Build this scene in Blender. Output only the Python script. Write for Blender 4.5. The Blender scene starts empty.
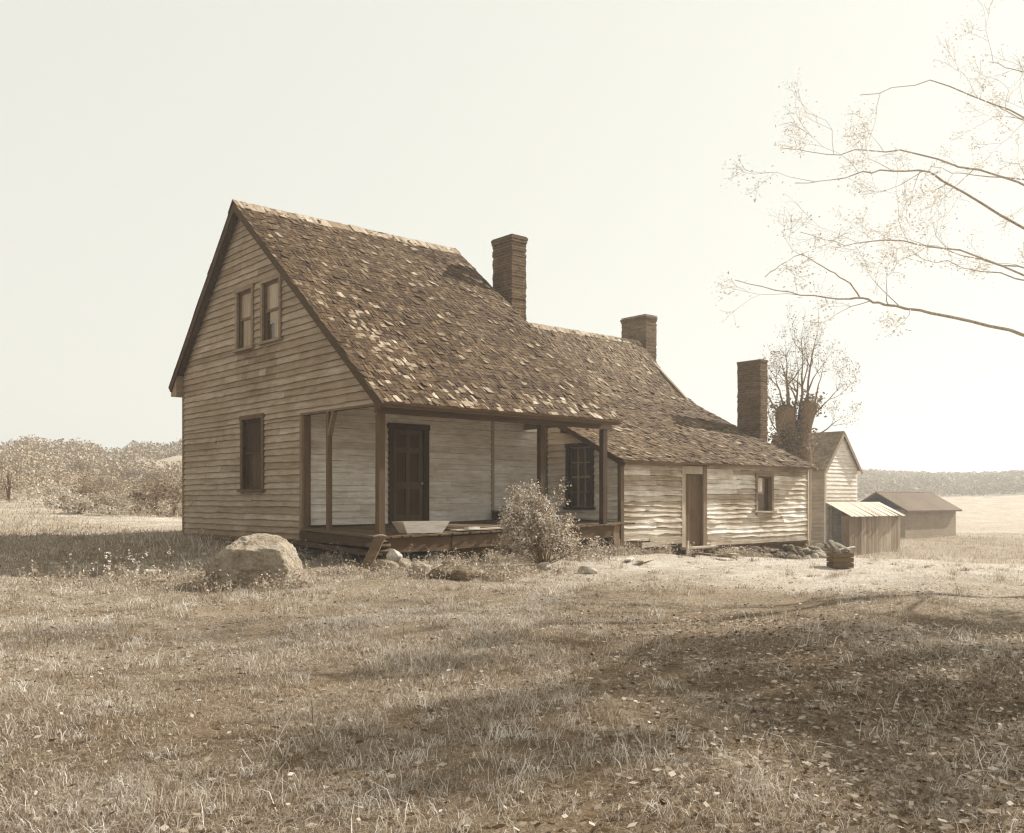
import bpy, math, random
import numpy as np
from mathutils import Vector, noise

rng = random.Random(7)
nr = np.random.default_rng(7)
sc = bpy.context.scene
col = sc.collection

# ------------------------------------------------------------------ camera frame
FPX, HORIZ = 946.0, 500.0
TH = math.atan2(1088.0, 946.0)
R3 = Vector((math.sin(TH), -math.cos(TH), 0))          # camera right
F3 = Vector((math.cos(TH), math.sin(TH), 0))           # camera forward
CAM = Vector((-9.64, -14.81, 1.2))


def at(u, v, d):
    return CAM + F3 * d + R3 * ((u - 512) / FPX * d) + Vector((0, 0, (HORIZ - v) / FPX * d))


# ------------------------------------------------------------------ terrain height
def sm(a, b, x):
    t = np.clip((x - a) / (b - a), 0, 1)
    return t * t * (3 - 2 * t)


def gz(x, y):
    x = np.asarray(x, float)
    y = np.asarray(y, float)
    dx, dy = x - CAM.x, y - CAM.y
    r = np.hypot(dx, dy)
    side = dx * R3.x + dy * R3.y
    fwd = dx * F3.x + dy * F3.y
    ang = np.degrees(np.arctan2(side, np.maximum(fwd, -1e9)))
    z = -0.055 * np.clip(x - 5.5, 0, 22)
    z = z + 0.30 * sm(2, 10, y) * (1 - sm(2, 8, x)) - .05 * sm(0, 4, x) * (1 - sm(5, 9, x))
    z = z + 0.035 * np.sin(x * 1.3 + y * .7) + 0.03 * np.sin(y * 1.9 - x * .6 + 1) + .012 * np.sin(4.1 * x + 2.3 * y) + .012 * np.sin(5.3 * y - 2.7 * x)
    hl = 1 - sm(-14, -4, ang)
    hr = sm(0, 12, ang)
    z = z + hl * (1.0 * sm(26, 60, r) + 9.6 * sm(50, 190, r)) * (1 + .05 * np.sin(ang * .9) + .04 * np.sin(ang * 2.3 + 1))
    z = z + hr * 9.0 * sm(110, 300, r) * (1 + .12 * np.sin(ang * .35 + 2)) + (1 - hl) * (1 - hr) * 6 * sm(90, 300, r)
    return z


def gz1(x, y):
    return float(gz(x, y))


def onground(u, v):
    d = 15.0
    for _ in range(60):
        p = at(u, v, d)
        e = p.z - gz1(p.x, p.y)
        d += e * FPX / max(v - HORIZ, 8) * .6
    p = at(u, v, d)
    return Vector((p.x, p.y, gz1(p.x, p.y)))


# ------------------------------------------------------------------ materials
def sepia_group():
    g = bpy.data.node_groups.new("toned_colour", 'ShaderNodeTree')
    g.interface.new_socket("Value", in_out='INPUT', socket_type='NodeSocketFloat')
    g.interface.new_socket("Color", in_out='OUTPUT', socket_type='NodeSocketColor')
    n, l = g.nodes, g.links
    i, o = n.new('NodeGroupInput'), n.new('NodeGroupOutput')
    cl = n.new('ShaderNodeClamp'); cl.inputs[1].default_value = .004; cl.inputs[2].default_value = .85
    l.new(i.outputs[0], cl.inputs[0])
    cc = n.new('ShaderNodeCombineColor')
    for k, e in enumerate((.82, 1.0, 1.25)):
        p = n.new('ShaderNodeMath'); p.operation = 'POWER'; p.inputs[1].default_value = e
        l.new(cl.outputs[0], p.inputs[0]); l.new(p.outputs[0], cc.inputs[k])
    l.new(cc.outputs[0], o.inputs[0])
    return g


SEP = sepia_group()


class Mat:
    def __init__(self, name, rough=.85, spec=.25):
        self.m = bpy.data.materials.new(name)
        self.m.use_nodes = True
        self.nt = self.m.node_tree
        self.n, self.l = self.nt.nodes, self.nt.links
        self.b = self.n['Principled BSDF']
        self.b.inputs['Roughness'].default_value = rough
        self.b.inputs['Specular IOR Level'].default_value = spec
        self.tc = self.n.new('ShaderNodeTexCoord')

    def noise(self, scale=(1, 1, 1), s=1.0, detail=6, rough=.6, lo=.7, hi=1.3, flo=.3, fhi=.7):
        mp = self.n.new('ShaderNodeMapping'); mp.inputs['Scale'].default_value = scale
        self.l.new(self.tc.outputs['Object'], mp.inputs[0])
        t = self.n.new('ShaderNodeTexNoise')
        t.inputs['Scale'].default_value = s; t.inputs['Detail'].default_value = detail; t.inputs['Roughness'].default_value = rough
        self.l.new(mp.outputs[0], t.inputs[0])
        r = self.n.new('ShaderNodeMapRange')
        r.inputs[1].default_value = flo; r.inputs[2].default_value = fhi; r.inputs[3].default_value = lo; r.inputs[4].default_value = hi
        self.l.new(t.outputs[0], r.inputs[0])
        return r.outputs[0]

    def mul(self, a, b, op='MULTIPLY'):
        m = self.n.new('ShaderNodeMath'); m.operation = op
        for k, x in enumerate((a, b)):
            if isinstance(x, (int, float)): m.inputs[k].default_value = x
            else: self.l.new(x, m.inputs[k])
        return m.outputs[0]

    def tone(self):
        a = self.n.new('ShaderNodeAttribute'); a.attribute_name = 'tone'
        return a.outputs['Fac']

    def finish(self, val, bump=None, bs=.3, bd=.02, trans=0):
        g = self.n.new('ShaderNodeGroup'); g.node_tree = SEP
        if isinstance(val, (int, float)): g.inputs[0].default_value = val
        else: self.l.new(val, g.inputs[0])
        self.l.new(g.outputs[0], self.b.inputs['Base Color'])
        if bump is not None:
            bp = self.n.new('ShaderNodeBump'); bp.inputs['Strength'].default_value = bs; bp.inputs['Distance'].default_value = bd
            self.l.new(bump, bp.inputs['Height']); self.l.new(bp.outputs[0], self.b.inputs['Normal'])
        if trans:
            tr = self.n.new('ShaderNodeBsdfTranslucent'); self.l.new(g.outputs[0], tr.inputs[0])
            mx = self.n.new('ShaderNodeMixShader'); mx.inputs[0].default_value = trans
            self.l.new(self.b.outputs[0], mx.inputs[1]); self.l.new(tr.outputs[0], mx.inputs[2])
            self.l.new(mx.outputs[0], self.n['Material Output'].inputs[0])
        return self.m


def wood(name, axis, stain=(.84, 1.12), grain=(.84, 1.16), bs=.45):
    m = Mat(name, .82, .2)
    sc_ = {'x': (1.2, 45, 45), 'y': (45, 1.2, 45), 'z': (45, 45, 1.2)}[axis]
    g1 = m.noise(sc_, 1.0, 5, .65, grain[0], grain[1])
    s2 = m.noise((1, 1, 1), 1.1, 5, .62, stain[0], stain[1])
    sc3 = {'x': (2.5, 9, 14), 'y': (9, 2.5, 14), 'z': (14, 14, 2.0)}[axis]
    s3 = m.noise(sc3, 1.0, 4, .7, .78, 1.16, .3, .62)
    v = m.mul(m.mul(m.tone(), g1), m.mul(s2, s3))
    return m.finish(v, g1, bs, .006)


M = {}
for a in 'xyz':
    M['wood_' + a] = wood('weathered_wood_' + a, a)
M['rough_x'] = wood('rough_weathered_wood', 'x', (.55, 1.2), (.62, 1.3), .8)
m = Mat('split_shingle', .86, .15)
g1 = m.noise((22, 3, 3), 2.0, 5, .65, .75, 1.25)
g2 = m.noise((1, 1, 1), .55, 5, .65, .62, 1.3)
g3 = m.noise((1, 1, 1), 7, 4, .7, .8, 1.2)
M['shingle'] = m.finish(m.mul(m.mul(m.tone(), g1), m.mul(g2, g3)), g1, .4, .006)
m = Mat('rough_stone', .9, .15)
g1 = m.noise((1, 1, 1), 4, 9, .72, .45, 1.4)
g2 = m.noise((1, 1, 1), 26, 5, .7, .7, 1.3)
M['stone'] = m.finish(m.mul(m.tone(), m.mul(g1, g2)), m.mul(g1, g2), .9, .05)
# brick
m = Mat('old_brick', .9, .12)
sx = m.n.new('ShaderNodeSeparateXYZ'); m.l.new(m.tc.outputs['Object'], sx.inputs[0])
uu = m.mul(sx.outputs[0], sx.outputs[1], 'ADD')
cx_ = m.n.new('ShaderNodeCombineXYZ'); m.l.new(uu, cx_.inputs[0]); m.l.new(sx.outputs[2], cx_.inputs[1])
bt = m.n.new('ShaderNodeTexBrick'); m.l.new(cx_.outputs[0], bt.inputs[0])
bt.inputs['Scale'].default_value = 1; bt.inputs['Brick Width'].default_value = .21; bt.inputs['Row Height'].default_value = .075
bt.inputs['Mortar Size'].default_value = .009; bt.inputs['Mortar Smooth'].default_value = .3; bt.inputs['Bias'].default_value = -.1
bt.inputs['Color1'].default_value = (.7, .7, .7, 1); bt.inputs['Color2'].default_value = (1.25, 1.25, 1.25, 1); bt.inputs['Mortar'].default_value = (1.7, 1.7, 1.7, 1)
bw = m.n.new('ShaderNodeRGBToBW'); m.l.new(bt.outputs[0], bw.inputs[0])
g1 = m.noise((1, 1, 1), 9, 6, .7, .65, 1.3); g2 = m.noise((1, 1, 1), 1.3, 4, .6, .75, 1.25)
iv = m.mul(1.0, bt.outputs['Fac'], 'SUBTRACT')
M['brick'] = m.finish(m.mul(m.mul(m.tone(), bw.outputs[0]), m.mul(g1, g2)), m.mul(iv, g1, 'ADD'), .6, .012)
# foliage, bark, grass
m = Mat('leaf', .6, .3)
M['leaf'] = m.finish(m.tone(), trans=.35)
m = Mat('dry_grass_blade', .7, .2)
M['grass'] = m.finish(m.tone(), trans=.3)
m = Mat('bark', .9, .1)
g1 = m.noise((9, 9, 2), 2.5, 6, .7, .6, 1.35)
M['bark'] = m.finish(m.mul(m.tone(), g1), g1, .7, .02)
# ground
m = Mat('dry_turf', .95, .08)
a1 = m.noise((1, 1, 1), .35, 6, .65, .75, 1.25); a2 = m.noise((1, 1, 1), 2.2, 6, .7, .62, 1.3); a3 = m.noise((1, 1, 1), 24, 6, .75, .55, 1.4)
M['ground'] = m.finish(m.mul(m.tone(), m.mul(a1, m.mul(a2, a3))), m.mul(a2, a3), .8, .05)
m = Mat('window_glass', .12, .5)
M['glass'] = m.finish(m.mul(.035, m.noise((1, 1, 1), 3, 3, .5, .7, 1.3)))
m = Mat('dark_iron', .5, .5); M['iron'] = m.finish(m.mul(.06, m.noise((1, 1, 1), 30, 3, .5, .7, 1.3)))
m = Mat('white_porcelain', .25, .5); M['porcelain'] = m.finish(.32)
m = Mat('mossy_far_foliage', .9, .05); M['far'] = m.finish(m.mul(m.tone(), m.noise((1, 1, 1), .12, 6, .65, .65, 1.25)))
m = Mat('sheet_metal', .5, .4)
M['tin'] = m.finish(m.mul(m.tone(), m.mul(m.noise((14, 1, 1), 1, 3, .5, .8, 1.15), m.noise((1, 1, 1), 2, 5, .6, .8, 1.15))))


# ------------------------------------------------------------------ mesh builder
TRIM = {'rake_board', 'porch_skirt', 'porch_post', 'porch_beam', 'porch_fascia', 'porch_side_board', 'step_plank', 'porch_floor', 'header_board', 'base_board', 'porch_leg', 'chimney'}


class MB:
    def __init__(s): s.v, s.f, s.t = [], [], []

    def add(s, vs, fs, tone):
        o = len(s.v); s.v.extend(tuple(v) for v in vs)
        for f in fs: s.f.append([o + i for i in f]); s.t.append(tone)

    def hexa(s, p, tone):   # p: 8 points, bottom 4 then top 4
        s.add(p, [(3, 2, 1, 0), (4, 5, 6, 7), (0, 1, 5, 4), (1, 2, 6, 5), (2, 3, 7, 6), (3, 0, 4, 7)], tone)

    def box(s, a, b, tone, j=0):
        (x0, y0, z0), (x1, y1, z1) = a, b
        q = [(x0, y0, z0), (x1, y0, z0), (x1, y1, z0), (x0, y1, z0), (x0, y0, z1), (x1, y0, z1), (x1, y1, z1), (x0, y1, z1)]
        if j: q = [tuple(c + rng.uniform(-j, j) for c in k) for k in q]
        s.hexa(q, tone)

    def beam(s, p, q, w, h, tone, up=(0, 0, 1), j=0, seg=1):
        p, q, up = Vector(p), Vector(q), Vector(up)
        d = (q - p).normalized(); sd = d.cross(up).normalized(); u2 = sd.cross(d)
        prev = None
        n0 = len(s.v)
        for k in range(seg + 1):
            c = p.lerp(q, k / seg)
            if 0 < k < seg: c = c + sd * rng.uniform(-j, j) + u2 * rng.uniform(-j, j)
            for a, b in ((-1, -1), (1, -1), (1, 1), (-1, 1)):
                s.v.append(tuple(c + sd * a * w / 2 + u2 * b * h / 2))
        for k in range(seg):
            o = n0 + 4 * k
            for i in range(4):
                s.f.append([o + i, o + (i + 1) % 4, o + 4 + (i + 1) % 4, o + 4 + i]); s.t.append(tone)
        s.f.append([n0 + 3, n0 + 2, n0 + 1, n0]); s.t.append(tone)
        o = n0 + 4 * seg
        s.f.append([o, o + 1, o + 2, o + 3]); s.t.append(tone)

    def tube(s, pts, rad, tone, n=6):
        n0 = len(s.v); k_ = len(pts)
        ref = Vector((.31, .57, .76))
        for i, p in enumerate(pts):
            d = (Vector(pts[min(i + 1, k_ - 1)]) - Vector(pts[max(i - 1, 0)])).normalized()
            a = d.cross(ref).normalized(); b = d.cross(a)
            for k in range(n):
                an = 2 * math.pi * k / n
                s.v.append(tuple(Vector(p) + (a * math.cos(an) + b * math.sin(an)) * rad[i]))
        for i in range(k_ - 1):
            for k in range(n):
                o = n0 + i * n
                s.f.append([o + k, o + (k + 1) % n, o + n + (k + 1) % n, o + n + k]); s.t.append(tone)
        s.f.append([n0 + k for k in range(n)][::-1]); s.t.append(tone)
        s.f.append([n0 + (k_ - 1) * n + k for k in range(n)]); s.t.append(tone)

    def build(s, name, mat, parent=None, smooth=False, origin=None):
        if name in TRIM: s.t = [t * .6 for t in s.t]
        me = bpy.data.meshes.new(name)
        vs = s.v
        if origin is not None:
            ox, oy, oz = origin; vs = [(x - ox, y - oy, z - oz) for x, y, z in vs]
        me.from_pydata(vs, [], s.f); me.update()
        at_ = me.attributes.new('tone', 'FLOAT', 'FACE'); at_.data.foreach_set('value', np.array(s.t, np.float32))
        if smooth: me.polygons.foreach_set('use_smooth', [True] * len(me.polygons))
        return link(name, me, mat, parent, origin)


def link(name, me, mat, parent=None, origin=None):
    if not me.materials: me.materials.append(mat)
    o = bpy.data.objects.new(name, me); col.objects.link(o)
    if parent is not None:
        o.parent = parent
        if origin is None: o.matrix_parent_inverse = IDENT(parent)
    if origin is not None: o.location = origin
    return o


def IDENT(p):
    from mathutils import Matrix
    mt = Matrix.Identity(4)
    q = p
    while q is not None:
        mt = Matrix.Translation(-q.location) @ mt if q.parent is None else mt
        q = q.parent
    return mt


def npmesh(name, V, Fc, T, mat, kind=None, domain='POINT', parent=None, smooth=False):
    me = bpy.data.meshes.new(name)
    me.from_pydata(V, [], Fc); me.update()
    if T is not None:
        a = me.attributes.new('tone', 'FLOAT', domain); a.data.foreach_set('value', np.asarray(T, np.float32))
    if smooth: me.polygons.foreach_set('use_smooth', [True] * len(me.polygons))
    o = link(name, me, mat, parent)
    if kind: o['kind'] = kind
    return o


def tag(o, label, cat, group=None):
    o['label'] = label; o['category'] = cat
    if group: o['group'] = group
    return o


def empty(name, loc, label, cat, group=None):
    o = bpy.data.objects.new(name, None); col.objects.link(o); o.location = loc; o.empty_display_size = .2
    return tag(o, label, cat, group)


# ------------------------------------------------------------------ carpentry helpers
def subtract(iv, holes):
    out = [iv]
    for h0, h1 in holes:
        nx = []
        for a, b in out:
            if h1 <= a or h0 >= b: nx.append((a, b)); continue
            if h0 > a: nx.append((a, h0))
            if h1 < b: nx.append((h1, b))
        out = nx
    return [(a, b) for a, b in out if b - a > .015]


def clap(mb, P, z0, z1, ex, lo, hi, holes, tone, wob=1.0, spread=.12, rag=None):
    z = z0
    while z < z1 - .02:
        h = ex * rng.uniform(.86, 1.14); zb = min(z + h, z1); za = z; z = zb
        zm = (za + zb) / 2
        L, H = lo(zm), hi(zm)
        if H - L < .05: continue
        cuts = [L]
        c = L + rng.uniform(.8, 4.2)
        while c < H - .5:
            cuts.append(c); c += rng.uniform(1.6, 4.6)
        cuts.append(H)
        for a, b in zip(cuts, cuts[1:]):
            tn = tone * (1 + rng.gauss(0, spread))
            tn = max(tone * .55, min(tone * 1.6, tn))
            tilt = rng.gauss(0, .004) * wob
            for (pa, pb) in subtract((a, b), [(h0, h1) for h0, h1, g0, g1 in holes if g0 < zb and g1 > za]):
                strip(mb, P, pa, pb, za, zb, lo, hi, L, H, tn, wob, tilt)
            for h0, h1, g0, g1 in holes:
                if g0 < zb and g1 > za:
                    q0, q1 = max(a, h0), min(b, h1)
                    if q1 - q0 < .02: continue
                    if g0 - za > .012: strip(mb, P, q0, q1, za, g0, lo, hi, L, H, tn, wob, tilt)
                    if zb - g1 > .012: strip(mb, P, q0, q1, g1, zb, lo, hi, L, H, tn, wob, tilt)


def strip(mb, P, pa, pb, za, zb, lo, hi, L, H, tn, wob, tilt):
    n = max(1, int(math.ceil((pb - pa) / .35)))
    vs = []
    gap = .0025
    for k in range(n + 1):
        s0 = pa + (pb - pa) * k / n
        st, sb = s0, s0
        if k == 0:
            if abs(pa - L) < 1e-6: st, sb = lo(zb), lo(za)
            else: st = sb = s0 + gap
        if k == n:
            if abs(pb - H) < 1e-6: st, sb = hi(zb), hi(za)
            else: st = sb = s0 - gap
        jz = rng.gauss(0, .0035) * wob; jo = abs(rng.gauss(0, .004)) * wob
        vs += [P(st, zb - .002, .003), P(sb, za + jz + tilt * (k / n - .5) * 2, .03 + jo), P(sb, za + jz + .004, .002)]
    fs = []
    for k in range(n):
        o = 3 * k
        fs += [(o, o + 1, o + 4, o + 3), (o + 1, o + 2, o + 5, o + 4)]
    fs += [(0, 2, 1), (3 * n, 3 * n + 1, 3 * n + 2)]
    for k, f in enumerate(fs):
        m_ = vs[f[0]]
        mb.add([], [], tn)
        mb.f.append([len(mb.v) + i for i in f]); mb.t.append(tn * STAIN(*m_))
    mb.v.extend(tuple(v) for v in vs)


def STAIN(x, y, z):
    k = 1 + .13 * noise.noise((x * 1.1, y * 1.1, z * 2.3))
    if x < .05 and 3.3 < z < 4.68:      # run-off below the two upper gable windows
        for yc, w_ in ((5.45, .42), (4.2, .28), (4.85, .2)):
            k *= 1 - .62 * math.exp(-((y - yc) / w_) ** 2) * min(1, max(0, (z - 3.3) / .7)) * (.6 + .6 * noise.noise((x, y * 6, z * 1.5)))
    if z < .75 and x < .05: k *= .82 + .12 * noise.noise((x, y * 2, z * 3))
    return max(.35, k)


def backing(mb, P, brk, zlo, zhi, holes, th, tone):
    brk = sorted(set(brk + [x for h in holes for x in h[:2]]))
    for a, b in zip(brk, brk[1:]):
        if b - a < .005: continue
        hs = sorted((g0, g1) for h0, h1, g0, g1 in holes if h0 < (a + b) / 2 < h1)
        lev = [(zlo(a + 1e-4), zlo(b - 1e-4))]
        for g0, g1 in hs: lev += [(g0, g0), (g1, g1)]
        lev.append((zhi(a + 1e-4), zhi(b - 1e-4)))
        for (la, lb), (ha, hb) in zip(lev[0::2], lev[1::2]):
            if max(ha - la, hb - lb) < .01: continue
            mb.hexa([P(a, la, -th), P(b, lb, -th), P(b, lb, 0), P(a, la, 0), P(a, ha, -th), P(b, hb, -th), P(b, hb, 0), P(a, ha, 0)], tone)


def frame(mb, P, s0, s1, z0, z1, w, o0, o1, tone, sill=.06):
    def bx(a, b, c, d, oa=o0, ob=o1):
        mb.hexa([P(a, c, oa), P(b, c, oa), P(b, c, ob), P(a, c, ob), P(a, d, oa), P(b, d, oa), P(b, d, ob), P(a, d, ob)], tone * rng.uniform(.88, 1.12))
    bx(s0, s0 + w, z0, z1 - w); bx(s1 - w, s1, z0, z1 - w); bx(s0 - .02, s1 + .02, z1 - w + .001, z1, o0, o1 + .006)
    if sill: bx(s0 - .05, s1 + .05, z0 - sill, z0 - .001, o0, o1 + .05)


def pbox(mb, P, s0, s1, z0, z1, o0, o1, tone):
    mb.hexa([P(s0, z0, o0), P(s1, z0, o0), P(s1, z0, o1), P(s0, z0, o1), P(s0, z1, o0), P(s1, z1, o0), P(s1, z1, o1), P(s0, z1, o1)], tone)


def shingles(mb, prof, x0, x1, tonef, ex=.122, start=0, lift=1.0):
    """prof: polyline [(Y,z)...] from eave up; shingles laid in courses along X."""
    segs = []
    tot = 0
    for (ya, za), (yb, zb) in zip(prof, prof[1:]):
        L = math.hypot(yb - ya, zb - za); segs.append((tot, L, ya, za, (yb - ya) / L, (zb - za) / L)); tot += L

    def pt(d):
        for t0, L, ya, za, cy, cz in segs:
            if d <= t0 + L + 1e-9: break
        return ya + cy * (d - t0), za + cz * (d - t0), cy, cz
    d = start
    while d < tot - .03:
        dn = min(ex * 2.1, tot - d)
        x = x0 + rng.uniform(-.1, 0)
        while x < x1:
            w = rng.choice((.06, .07, .08, .1, .11, .12, .14, .17)) * rng.uniform(.9, 1.1)
            xa, xb = max(x, x0 + rng.uniform(-.02, .02)), min(x + w - rng.uniform(.003, .012), x1 + rng.uniform(-.02, .02)); x += w
            if xb - xa < .03: continue
            r = rng.random()
            if r < .012: continue
            dd = d + rng.gauss(0, .007)
            if r > .985: dd -= rng.uniform(.03, .08)
            l = .013 + abs(rng.gauss(0, .005)) * lift
            if r > .93: l += rng.uniform(.008, .028) * lift
            sk = rng.gauss(0, .004); tw = rng.gauss(0, .007) * lift
            th = rng.uniform(.009, .014)
            y, z, cy, cz = pt(max(dd, 0)); y2, z2 = y + cy * dn, z + cz * dn
            if dd < 0: y += cy * dd; z += cz * dd
            y2, z2, c2, s2 = pt(min(max(dd, 0) + dn, tot)); 
            ny, nz = -cz, cy
            def up(yy, zz, k): return yy + ny * k, zz + nz * k
            a1, a2 = up(y, z, l + tw), up(y, z, l - tw); b1 = up(y2, z2, .006)
            a3, a4 = up(y, z, l + tw - th), up(y, z, l - tw - th); b3 = up(y2, z2, .001)
            vs = [(xa + sk, *a1), (xb + sk, *a2), (xb, *b1), (xa, *b1), (xa + sk, *a3), (xb + sk, *a4), (xb, *b3), (xa, *b3)]
            mb.add(vs, [(0, 1, 2, 3), (1, 0, 4, 5), (0, 3, 7, 4), (2, 1, 5, 6), (5, 4, 7, 6)], tonef((xa + xb) / 2, y, r))
        d += ex * rng.uniform(.93, 1.07)


def slab(mb, prof, x0, x1, th, tone):
    for (ya, za), (yb, zb) in zip(prof, prof[1:]):
        L = math.hypot(yb - ya, zb - za); ny, nz = -(zb - za) / L, (yb - ya) / L
        if nz < 0: ny, nz = -ny, -nz
        q = [(x0, ya - ny * th, za - nz * th), (x1, ya - ny * th, za - nz * th), (x1, yb - ny * th, zb - nz * th), (x0, yb - ny * th, zb - nz * th),
             (x0, ya, za), (x1, ya, za), (x1, yb, zb), (x0, yb, zb)]
        mb.hexa(q, tone)


def interp(pts):
    def f(y):
        if y <= pts[0][0]: return pts[0][1] + (y - pts[0][0]) * (pts[1][1] - pts[0][1]) / (pts[1][0] - pts[0][0])
        for (a, b), (c, d) in zip(pts, pts[1:]):
            if y <= c: return b + (d - b) * (y - a) / (c - a)
        (a, b), (c, d) = pts[-2:]
        return d + (y - c) * (d - b) / (c - a)
    return f


# ================================================================== GROUND
def ground():
    na = 300
    rad = np.concatenate([[0], np.geomspace(1.2, 460, 190)])
    # finer rings where the yard is seen
    ang = np.linspace(0, 2 * np.pi, na, endpoint=False)
    rr, aa = np.meshgrid(rad[1:], ang, indexing='ij')
    x = CAM.x + rr * np.cos(aa); y = CAM.y + rr * np.sin(aa)
    V = np.stack([x, y, gz(x, y)], -1).reshape(-1, 3)
    V = np.vstack([V, [[CAM.x, CAM.y, gz1(CAM.x, CAM.y)]]])
    nrr = len(rad) - 1
    i, j = np.meshgrid(np.arange(nrr - 1), np.arange(na), indexing='ij')
    a = i * na + j; b = i * na + (j + 1) % na; c = b + na; d = a + na
    q = np.stack([a, d, c, b], -1).reshape(-1, 4)
    t = [(len(V) - 1, k, (k + 1) % na) for k in range(na)]
    me = bpy.data.meshes.new('ground'); me.from_pydata([tuple(v) for v in V], [], [tuple(k) for k in q.tolist()] + t); me.update()
    me.polygons.foreach_set('use_smooth', [True] * len(me.polygons))
    tn = .25 + .23 * sm(-1.5, 5, V[:, 0]) * (1 - sm(14, 40, V[:, 0])) + .14 * sm(8, 14, V[:, 1]) * (1 - sm(-1, 3, V[:, 0]))  # sunlight painted in: glare on the right lawn, lit band at left rear
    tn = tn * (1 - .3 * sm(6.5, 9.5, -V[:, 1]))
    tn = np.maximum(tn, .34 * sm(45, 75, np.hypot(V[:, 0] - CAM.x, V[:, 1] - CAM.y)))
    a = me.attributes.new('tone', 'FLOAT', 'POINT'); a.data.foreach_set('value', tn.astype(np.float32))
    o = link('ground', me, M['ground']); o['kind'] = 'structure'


ground()

# ================================================================== FARMHOUSE
house = empty('farmhouse', (0, 0, 0), 'weathered clapboard farmhouse with tall gable, shingled porch roof and low side wing', 'house')
VX = -.22
MF = [(-.38, 2.98), (5.75, 8.05)]             # main front slope (Y,z)
MBk = [(9.55, 4.16), (5.75, 8.05)]
mfz = interp(MF); mbz = interp([(5.75, 8.05), (9.55, 4.16)])
roofz = lambda y: mfz(y) if y < 5.75 else mbz(y)
WF = [(.02, 2.12), (2.2, 3.16), (4.3, 4.22), (4.9, 4.62), (5.6, 5.28), (6.8, 6.62)]   # wing front profile
WB = [(9.5, 4.0), (6.8, 6.62)]
wfz = interp(WF)
RX = 6.2          # right end of the main roof
WX0, WX1 = 6.62, 14.98
WY = .32           # wing front wall

# ---- gable wall (X = 0, facing -X)
PG = lambda s, z, o: (-o, s, z)
topz = lambda y: roofz(y) - .13
inv_f = lambda z: (z + .13 - 2.98) / (8.05 - 2.98) * 6.13 - .38
inv_b = lambda z: 5.75 + (8.05 - .13 - z) / (8.05 - 4.16) * 3.8
W_up1, W_up2, W_lo = (5.13, 6.06, 4.68, 6.10), (3.80, 4.76, 4.70, 6.10), (4.63, 5.79, 1.44, 3.13)
fw = .1
holes = [(a + fw, b - fw, c + .0, d - fw) for a, b, c, d in (W_up1, W_up2, W_lo)]
mb = MB()
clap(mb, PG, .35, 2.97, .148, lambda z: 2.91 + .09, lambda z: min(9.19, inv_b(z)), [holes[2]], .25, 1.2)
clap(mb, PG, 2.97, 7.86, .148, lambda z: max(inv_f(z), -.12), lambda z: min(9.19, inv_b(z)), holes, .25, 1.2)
backing(mb, PG, [2.91, 5.75, 9.19], lambda s: .35, topz, holes, .12, .12)
backing(mb, PG, [-.1, 2.91], lambda s: 2.97, topz, [], .06, .12)
mb.box((.0, 2.92, .1), (.12, 9.18, .349), .07)
mb.build('gable_wall', M['wood_y'], house)

# corner boards / trim on the gable
mb = MB(); mb.box((-.035, 2.90, .42), (.02, 3.0, 2.966), .15); mb.box((-.034, 2.80, .42), (.12, 2.899, 2.965), .08); mb.build('corner_board', M['wood_z'], house)
mb = MB(); mb.box((-.035, 9.14, .33), (.05, 9.23, 4.0), .15); mb.build('corner_board', M['wood_z'], house)
mb = MB(); mb.box((-.045, -.1, 2.955), (.06, 2.95, 3.0), .16, .004); mb.build('header_board', M['wood_y'], house)
mb = MB(); mb.box((-.04, 2.95, .27), (.02, 9.2, .36), .1, .006); mb.build('sill_board', M['wood_y'], house)
# rake boards
mb = MB(); mb.beam((VX, -.40, 2.98 - .10), (VX, 5.75, 8.05 - .10), .035, .17, .065, up=(0, -.6, .8), j=.006, seg=8); mb.build('rake_board', M['wood_y'], house)
mb = MB(); mb.beam((VX, 9.57, 4.16 - .10), (VX, 5.75, 8.05 - .10), .035, .19, .06, up=(0, .7, .7), j=.006, seg=8); mb.build('rake_board', M['wood_y'], house)
mb = MB(); mb.hexa([(VX + .02, 9.2, 3.86), (.1, 9.2, 3.86), (.1, 9.55, 3.88), (VX + .02, 9.55, 3.88), (VX + .02, 9.2, 4.4), (.1, 9.2, 4.4), (.1, 9.55, 4.06), (VX + .02, 9.55, 4.06)], .2); mb.box((0.1, 9.25, 3.9), (6.4, 9.5, 4.0), .2); mb.build('eave_return', M['wood_x'], house)

# ---- main front wall behind the porch (Y = 2.91 facing -Y)
PF = lambda s, z, o: (s, 2.91 - o, z)
DOOR = (2.10, 3.20, .66, 2.92)
dh = (DOOR[0] + .1, DOOR[1] - .1, DOOR[2], DOOR[3] - .12)
mb = MB()
clap(mb, PF, .66, 4.2, .14, lambda z: .1, lambda z: 5.09, [dh], .62, .9, .06)
clap(mb, PF, .74, 4.2, .165, lambda z: 5.15, lambda z: 6.86, [], .64, .9, .06)
backing(mb, PF, [.0, 6.9], lambda s: .3, lambda s: 4.85, [dh], .1, .15)
mb.build('front_wall', M['wood_x'], house)
mb = MB(); mb.box((5.08, 2.865, .68), (5.16, 2.91, 4.2), .3); mb.build('corner_board', M['wood_z'], house)
mb = MB(); mb.box((6.80, 2.84, .7), (6.88, 2.91, 3.3), .2); mb.tube([(6.78, 2.83, 2.35), (6.70, 2.75, 2.36)], [.035, .04], .12, 8); mb.build('corner_post', M['wood_z'], house)
mb = MB(); mb.box((.05, 2.80, .58), (6.85, 2.885, .67), .05, .008); mb.build('base_board', M['wood_x'], house)
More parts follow.
